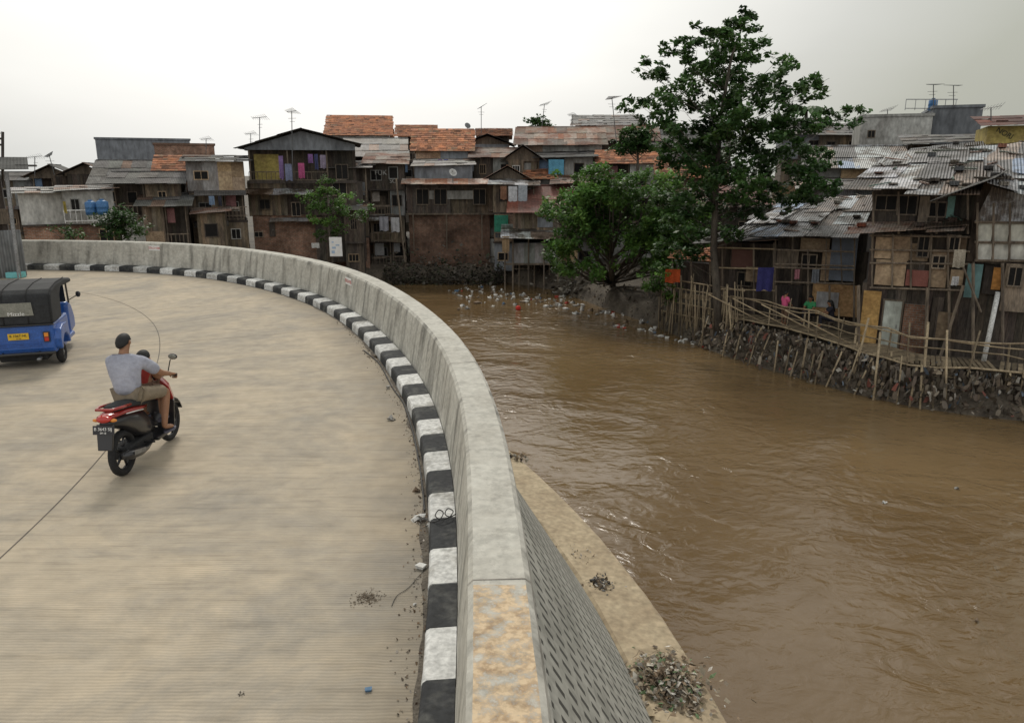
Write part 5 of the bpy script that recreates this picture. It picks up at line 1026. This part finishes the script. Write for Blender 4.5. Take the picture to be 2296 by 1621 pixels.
# ---------------------------------------------------------------- scooter + rider
BL=(-4.87,8.92,0); SC=1.03; BR=-.015
sc=empty('scooter',BL,BR,'red and black motor scooter seen from behind carrying two people','scooter'); sc.scale=(SC,)*3
wheel(sc,0,0+.0,.285,.095,5); wheel(sc,0,1.24,.28,.08,5)
def ell(y,zc,w,hh,n=14,tilt=0): return [(w*math.cos(2*PI*k/n),y+tilt*hh*math.sin(2*PI*k/n),zc+hh*math.sin(2*PI*k/n)) for k in range(n)]
m_=MB(); m_.loft([ell(-.30,.82,.04,.02),ell(-.25,.82,.09,.035),ell(-.05,.815,.135,.04),ell(.15,.785,.15,.045),ell(.35,.75,.145,.04),ell(.52,.72,.10,.02)]); m_.build('tail_body','gloss_red',sc,smooth=True)
m_=MB(); m_.loft([ell(-.28,.74,.07,.045),ell(0,.69,.118,.10),ell(.25,.58,.14,.17),ell(.5,.49,.128,.19),ell(.66,.40,.1,.11)]); m_.build('lower_body','gloss_black',sc,smooth=True)
m_=MB(); m_.loft([ell(-.16,.87,.08,.03),ell(-.05,.875,.125,.04),ell(.15,.855,.14,.05),ell(.35,.81,.14,.06),ell(.55,.78,.12,.06),ell(.68,.75,.07,.04)]); m_.build('seat','canvas_black',sc,smooth=True)
m_=MB(); m_.tube([(-.12,.1,.87),(-.13,-.12,.90),(-.09,-.27,.91),(.09,-.27,.91),(.13,-.12,.90),(.12,.1,.87)],.018,8); m_.build('grab_rail','gloss_red',sc,smooth=True)
m_=MB(); m_.loft([ell(-.325,.80,.075,.03),ell(-.28,.81,.10,.045)]); m_.build('tail_light','lens_red',sc,smooth=True)
for s in(-1,1): m_=MB(); m_.ball((s*.10,-.28,.79),(.045,.03,.022),8,6); m_.build('indicator','lens_orange',sc,smooth=True)
for s in(-1,1): m_=MB(); m_.tube([(s*.138,-.05,.80),(s*.154,.15,.77),(s*.148,.33,.735)],.007,6); m_.build('stripe','ink_white',sc,smooth=True)
m_=MB(); m_.add([(-.10,-.30,.74),(.10,-.30,.74),(.085,-.36,.44),(-.085,-.36,.44),(-.10,-.27,.74),(.10,-.27,.74),(.085,-.32,.44),(-.085,-.32,.44)],[(0,1,2,3),(7,6,5,4),(0,4,5,1),(1,5,6,2),(2,6,7,3),(3,7,4,0)]); m_.build('mudguard','gloss_black',sc,bevel=.01)
m_=MB(); m_.add([(-.125,-.325,.735),(.125,-.325,.735),(.125,-.345,.635),(-.125,-.345,.635)]+[(-.125,-.315,.735),(.125,-.315,.735),(.125,-.335,.635),(-.125,-.335,.635)],[(0,1,2,3),(7,6,5,4),(0,4,5,1),(1,5,6,2),(2,6,7,3),(3,7,4,0)]); pl=m_.build('number_plate','plate_black',sc)
text('lettering','B 3643 SIJ',.052,'ink_white',pl,(0,-.341,.70),(PI/2-.2,0,0)); text('lettering','09·18',.032,'ink_white',pl,(0,-.349,.655),(PI/2-.2,0,0))
m_=MB(); m_.tube([(.10,.55,.25),(.15,.3,.24),(.17,.1,.27),(.17,-.12,.31),(.17,-.26,.34)],[.02,.03,.055,.06,.045],10); m_.build('exhaust','gloss_black',sc,smooth=True)
m_=MB(); m_.add([(.23,-.15,.31),(.23,.12,.27),(.235,.12,.32),(.235,-.15,.37)],[(0,1,2,3)]); m_.build('heat_shield','metal',sc)
m_=MB(); m_.box(-.13,.10,-.05,.6,.2,.36); m_.build('engine','rubber',sc,bevel=.03)
m_=MB(); m_.box(-.16,.16,.6,1.0,.22,.28); m_.build('footboard','gloss_black',sc,bevel=.02)
m_=MB(); m_.loft([[(-.2,.98,.28),(.2,.98,.28),(.14,1.1,.3),(-.14,1.1,.3)],[(-.22,1.0,.65),(.22,1.0,.65),(.15,1.16,.65),(-.15,1.16,.65)]]); m_.build('lower_leg_shield','gloss_black',sc,bevel=.02)
m_=MB(); m_.loft([[(-.22,1.0,.655),(.22,1.0,.655),(.15,1.16,.655),(-.15,1.16,.655)],[(-.19,.95,.85),(.19,.95,.85),(.13,1.1,.86),(-.13,1.1,.86)],[(-.08,.90,.98),(.08,.90,.98),(.07,1.02,.99),(-.07,1.02,.99)]]); m_.build('leg_shield','gloss_red',sc,bevel=.02)
m_=MB(); m_.loft([[(x,1.24+r*math.cos(t),.28+r*math.sin(t)) for x,r in((-.06,.31),(.06,.31),(.06,.325),(-.06,.325))] for t in [PI*k/10 for k in range(1,10)]]); m_.build('front_fender','gloss_black',sc)
for s in(-1,1): m_=MB(); m_.tube([(s*.07,1.24,.28),(s*.06,1.08,.75)],.02,6); m_.build('fork','metal',sc)
m_=MB(); m_.tube([(-.33,.92,1.02),(-.15,.97,1.03),(.15,.97,1.03),(.33,.92,1.02)],.014,8); m_.tube([(0,.97,1.02),(0,1.1,.7)],.025,8); m_.build('handlebar','gloss_black',sc,smooth=True)
m_=MB(); m_.loft([ell(.90,1.0,.10,.05),ell(.98,1.02,.13,.07),ell(1.1,.98,.09,.06)]); m_.build('headlight_cowl','gloss_black',sc,smooth=True)
for s in(-1,1):
    m_=MB(); m_.tube([(s*.33,.92,1.02),(s*.22,.935,1.02)],.02,8); m_.build('grip','rubber',sc,smooth=True)
    m_=MB(); m_.tube([(s*.2,.95,1.03),(s*.24,.97,1.2),(s*.27,.97,1.23)],.007,6); mm=m_.build('mirror','gloss_black',sc,smooth=True); q=MB(); q.ball((s*.28,.97,1.25),(.062,.018,.04),12,8); q.build('mirror_shell','gloss_black',mm,smooth=True); q=MB(); q.ball((s*.28,.953,1.25),(.052,.01,.032),12,8); q.build('reflector','window_plastic',mm,smooth=True)
    m_=MB(); m_.tube([(s*.1,.35,.3),(s*.24,.33,.31)],.014,6); m_.build('footpeg','rubber',sc)
m_=MB(); m_.tube([(-.1,.3,.2),(-.2,.22,.12)],.01,5); m_.build('side_stand','metal',sc)
J=dict(pel=(-.02,.34,.945),chest=(-.06,.39,1.27),neck=(-.08,.46,1.43),head=(-.09,.51,1.555),face=(.15,1,-.05),shL=(-.23,.42,1.345),shR=(.13,.43,1.34),elL=(-.25,.62,1.12),elR=(.25,.66,1.11),haL=(-.27,.83,1.06),haR=(.28,.84,1.055),
 hipL=(-.11,.38,.91),hipR=(.09,.38,.91),knL=(-.20,.82,.84),knR=(.20,.84,.83),anL=(-.19,.70,.40),anR=(.21,.68,.385),toL=(-.19,.90,.34),toR=(.22,.88,.335))
person('man in light grey polo shirt and khaki shorts riding the scooter',BL,BR,J,'shirt','khaki',scale=SC,fat=1.06)
plain('child_red',(.42,.05,.04),.9); plain('pink',(.75,.12,.28),.9); plain('green',(.06,.35,.14),.9); plain('dark_cloth',(.03,.03,.045),.9); plain('brown_cloth',(.2,.12,.08),.9)
Jc=dict(pel=(0.0,.70,.92),chest=(.0,.72,1.10),neck=(.0,.74,1.19),head=(.0,.76,1.285),face=(.1,1,0),shL=(-.10,.73,1.14),shR=(.10,.73,1.14),elL=(-.15,.79,1.02),elR=(.15,.79,1.02),haL=(-.12,.9,1.02),haR=(.12,.9,1.02),hipL=(-.06,.7,.9),hipR=(.06,.7,.9),knL=(-.13,.88,.80),knR=(.13,.88,.80),anL=(-.12,.84,.52),anR=(.12,.84,.52),toL=(-.12,.93,.47),toR=(.12,.93,.47))
person('small child in red shirt seated in front of the man on scooter',BL,BR,Jc,'child_red','brown_cloth',scale=SC,fingers=False,fat=.6)
stand=dict(pel=(0,0,.85),chest=(0,.0,1.22),neck=(0,0,1.38),head=(0,.03,1.51),face=(0,1,-.1),shL=(-.16,0,1.31),shR=(.16,0,1.31),elL=(-.22,.03,1.05),elR=(.22,.05,1.06),haL=(-.2,.2,.92),haR=(.2,.22,.95),hipL=(-.09,0,.82),hipR=(.09,0,.82),knL=(-.1,.03,.45),knR=(.1,.03,.45),anL=(-.1,0,.09),anR=(.1,0,.09),toL=(-.1,.15,.04),toR=(.1,.15,.04))
sit=dict(pel=(0,0,.40),chest=(0,.04,.75),neck=(0,.08,.9),head=(0,.13,1.02),face=(0,1,-.2),shL=(-.16,.05,.84),shR=(.16,.05,.84),elL=(-.2,.2,.62),elR=(.2,.2,.62),haL=(-.12,.38,.55),haR=(.12,.38,.55),hipL=(-.1,.03,.38),hipR=(.1,.03,.38),knL=(-.13,.42,.46),knR=(.13,.42,.46),anL=(-.12,.40,.09),anR=(.12,.40,.09),toL=(-.12,.54,.04),toR=(.12,.54,.04))
def onwalk(px,py): p=onz(px,py,DZ+.02); return (p.x,p.y,DZ+.02)
person('person in pink shirt standing at left end of the bamboo walkway',onwalk(1756,729),-1.2,stand,'pink','brown_cloth',long_pants=True,scale=.95,fingers=False)
person('person in green top sitting outside the pale door on walkway',onwalk(1815,722),2.4,sit,'green','dark_cloth',long_pants=True,long_hair=True,scale=1.08,fingers=False)
person('person in dark clothes with long black hair sitting on the walkway',onwalk(1862,735),1.3,sit,'dark_cloth','dark_cloth',long_pants=True,long_hair=True,scale=1.08,fingers=False)
for p,l in (((1815,722),'small dark wooden stool under the person in green'),((1862,735),'small dark wooden stool under the person in dark clothes')):
    w=onwalk(*p); e=empty('stool',w,0,l,'stool'); m_=MB(); m_.box(-.15,.15,-.13,.13,.24,.28); m_.build('seat','wood',e)
    for a in(-1,1):
        for b in(-1,1): m_=MB(); m_.box(a*.12-.02,a*.12+.02,b*.1-.02,b*.1+.02,0,.24); m_.build('leg','wood',e)
# ---------------------------------------------------------------- world, sun, camera
W=bpy.data.worlds.new("World"); bpy.context.scene.world=W; W.use_nodes=True; nt=W.node_tree; L=nt.links; bg=nt.nodes['Background']
SE=math.radians(48); SA=math.radians(-14)
sky=nd(nt,'ShaderNodeTexSky',sky_type='NISHITA'); sky.sun_disc=False; sky.sun_elevation=SE; sky.sun_rotation=SA; sky.air_density=2; sky.dust_density=6
tc=nd(nt,'ShaderNodeTexCoord'); ge=math.radians(32); gd=Vector((math.sin(SA)*math.cos(ge),math.cos(SA)*math.cos(ge),math.sin(ge)))
dp=nd(nt,'ShaderNodeVectorMath',operation='DOT_PRODUCT'); dp.inputs[1].default_value=gd; nrm_=nd(nt,'ShaderNodeVectorMath',operation='NORMALIZE'); L.new(tc.outputs['Generated'],nrm_.inputs[0]); L.new(nrm_.outputs[0],dp.inputs[0])
nz=nd(nt,'ShaderNodeTexNoise'); nz.inputs['Scale'].default_value=1.6; nz.inputs['Detail'].default_value=4; mp=nd(nt,'ShaderNodeMapping'); mp.inputs['Scale'].default_value=(1,1,3.5); L.new(nrm_.outputs[0],mp.inputs[0]); L.new(mp.outputs[0],nz.inputs['Vector'])
ma=nd(nt,'ShaderNodeMath',operation='MULTIPLY_ADD'); ma.inputs[1].default_value=.12; L.new(nz.outputs[0],ma.inputs[0]); sb=nd(nt,'ShaderNodeMath',operation='SUBTRACT'); sb.inputs[1].default_value=.06; L.new(dp.outputs['Value'],sb.inputs[0]); L.new(sb.outputs[0],ma.inputs[2])
rp=nd(nt,'ShaderNodeValToRGB'); L.new(ma.outputs[0],rp.inputs[0]); e=rp.color_ramp.elements
e[0].position=0; e[0].color=(.88,.88,.86,1); e[1].position=1; e[1].color=(1.3,1.28,1.22,1)
for p_,c_ in((.3,(.60,.61,.58,1)),(.55,(.44,.45,.40,1)),(.68,(.50,.51,.45,1)),(.78,(.70,.705,.67,1)),(.85,(.95,.945,.91,1)),(.895,(1.12,1.11,1.07,1))):
    x=e.new(p_); x.color=c_
sk=nd(nt,'ShaderNodeVectorMath',operation='SCALE'); sk.inputs['Scale'].default_value=.08; L.new(sky.outputs[0],sk.inputs[0])
mx=nd(nt,'ShaderNodeMixRGB'); mx.inputs[0].default_value=.08; L.new(rp.outputs[0],mx.inputs[1]); L.new(sk.outputs[0],mx.inputs[2]); L.new(mx.outputs[0],bg.inputs['Color']); bg.inputs['Strength'].default_value=1.0
sl=bpy.data.lights.new('sun','SUN'); sl.energy=1.4; sl.angle=math.radians(11); sl.color=(1,.95,.86); so=bpy.data.objects.new('sun',sl); C.objects.link(so)
sd_=Vector((math.sin(SA)*math.cos(SE),math.cos(SA)*math.cos(SE),math.sin(SE))); so.rotation_euler=(sd_).to_track_quat('Z','Y').to_euler()
cd=bpy.data.cameras.new('camera'); co=bpy.data.objects.new('camera',cd); C.objects.link(co); co.location=(0,0,HC); co.rotation_euler=(PI/2-TH,0,0); cd.sensor_width=36; cd.lens=FX/2296*36; cd.clip_end=3000; cd.clip_start=.05
bpy.context.scene.camera=co
vs_=bpy.context.scene.view_settings; vs_.view_transform='Standard'; vs_.look='None'; vs_.exposure=0
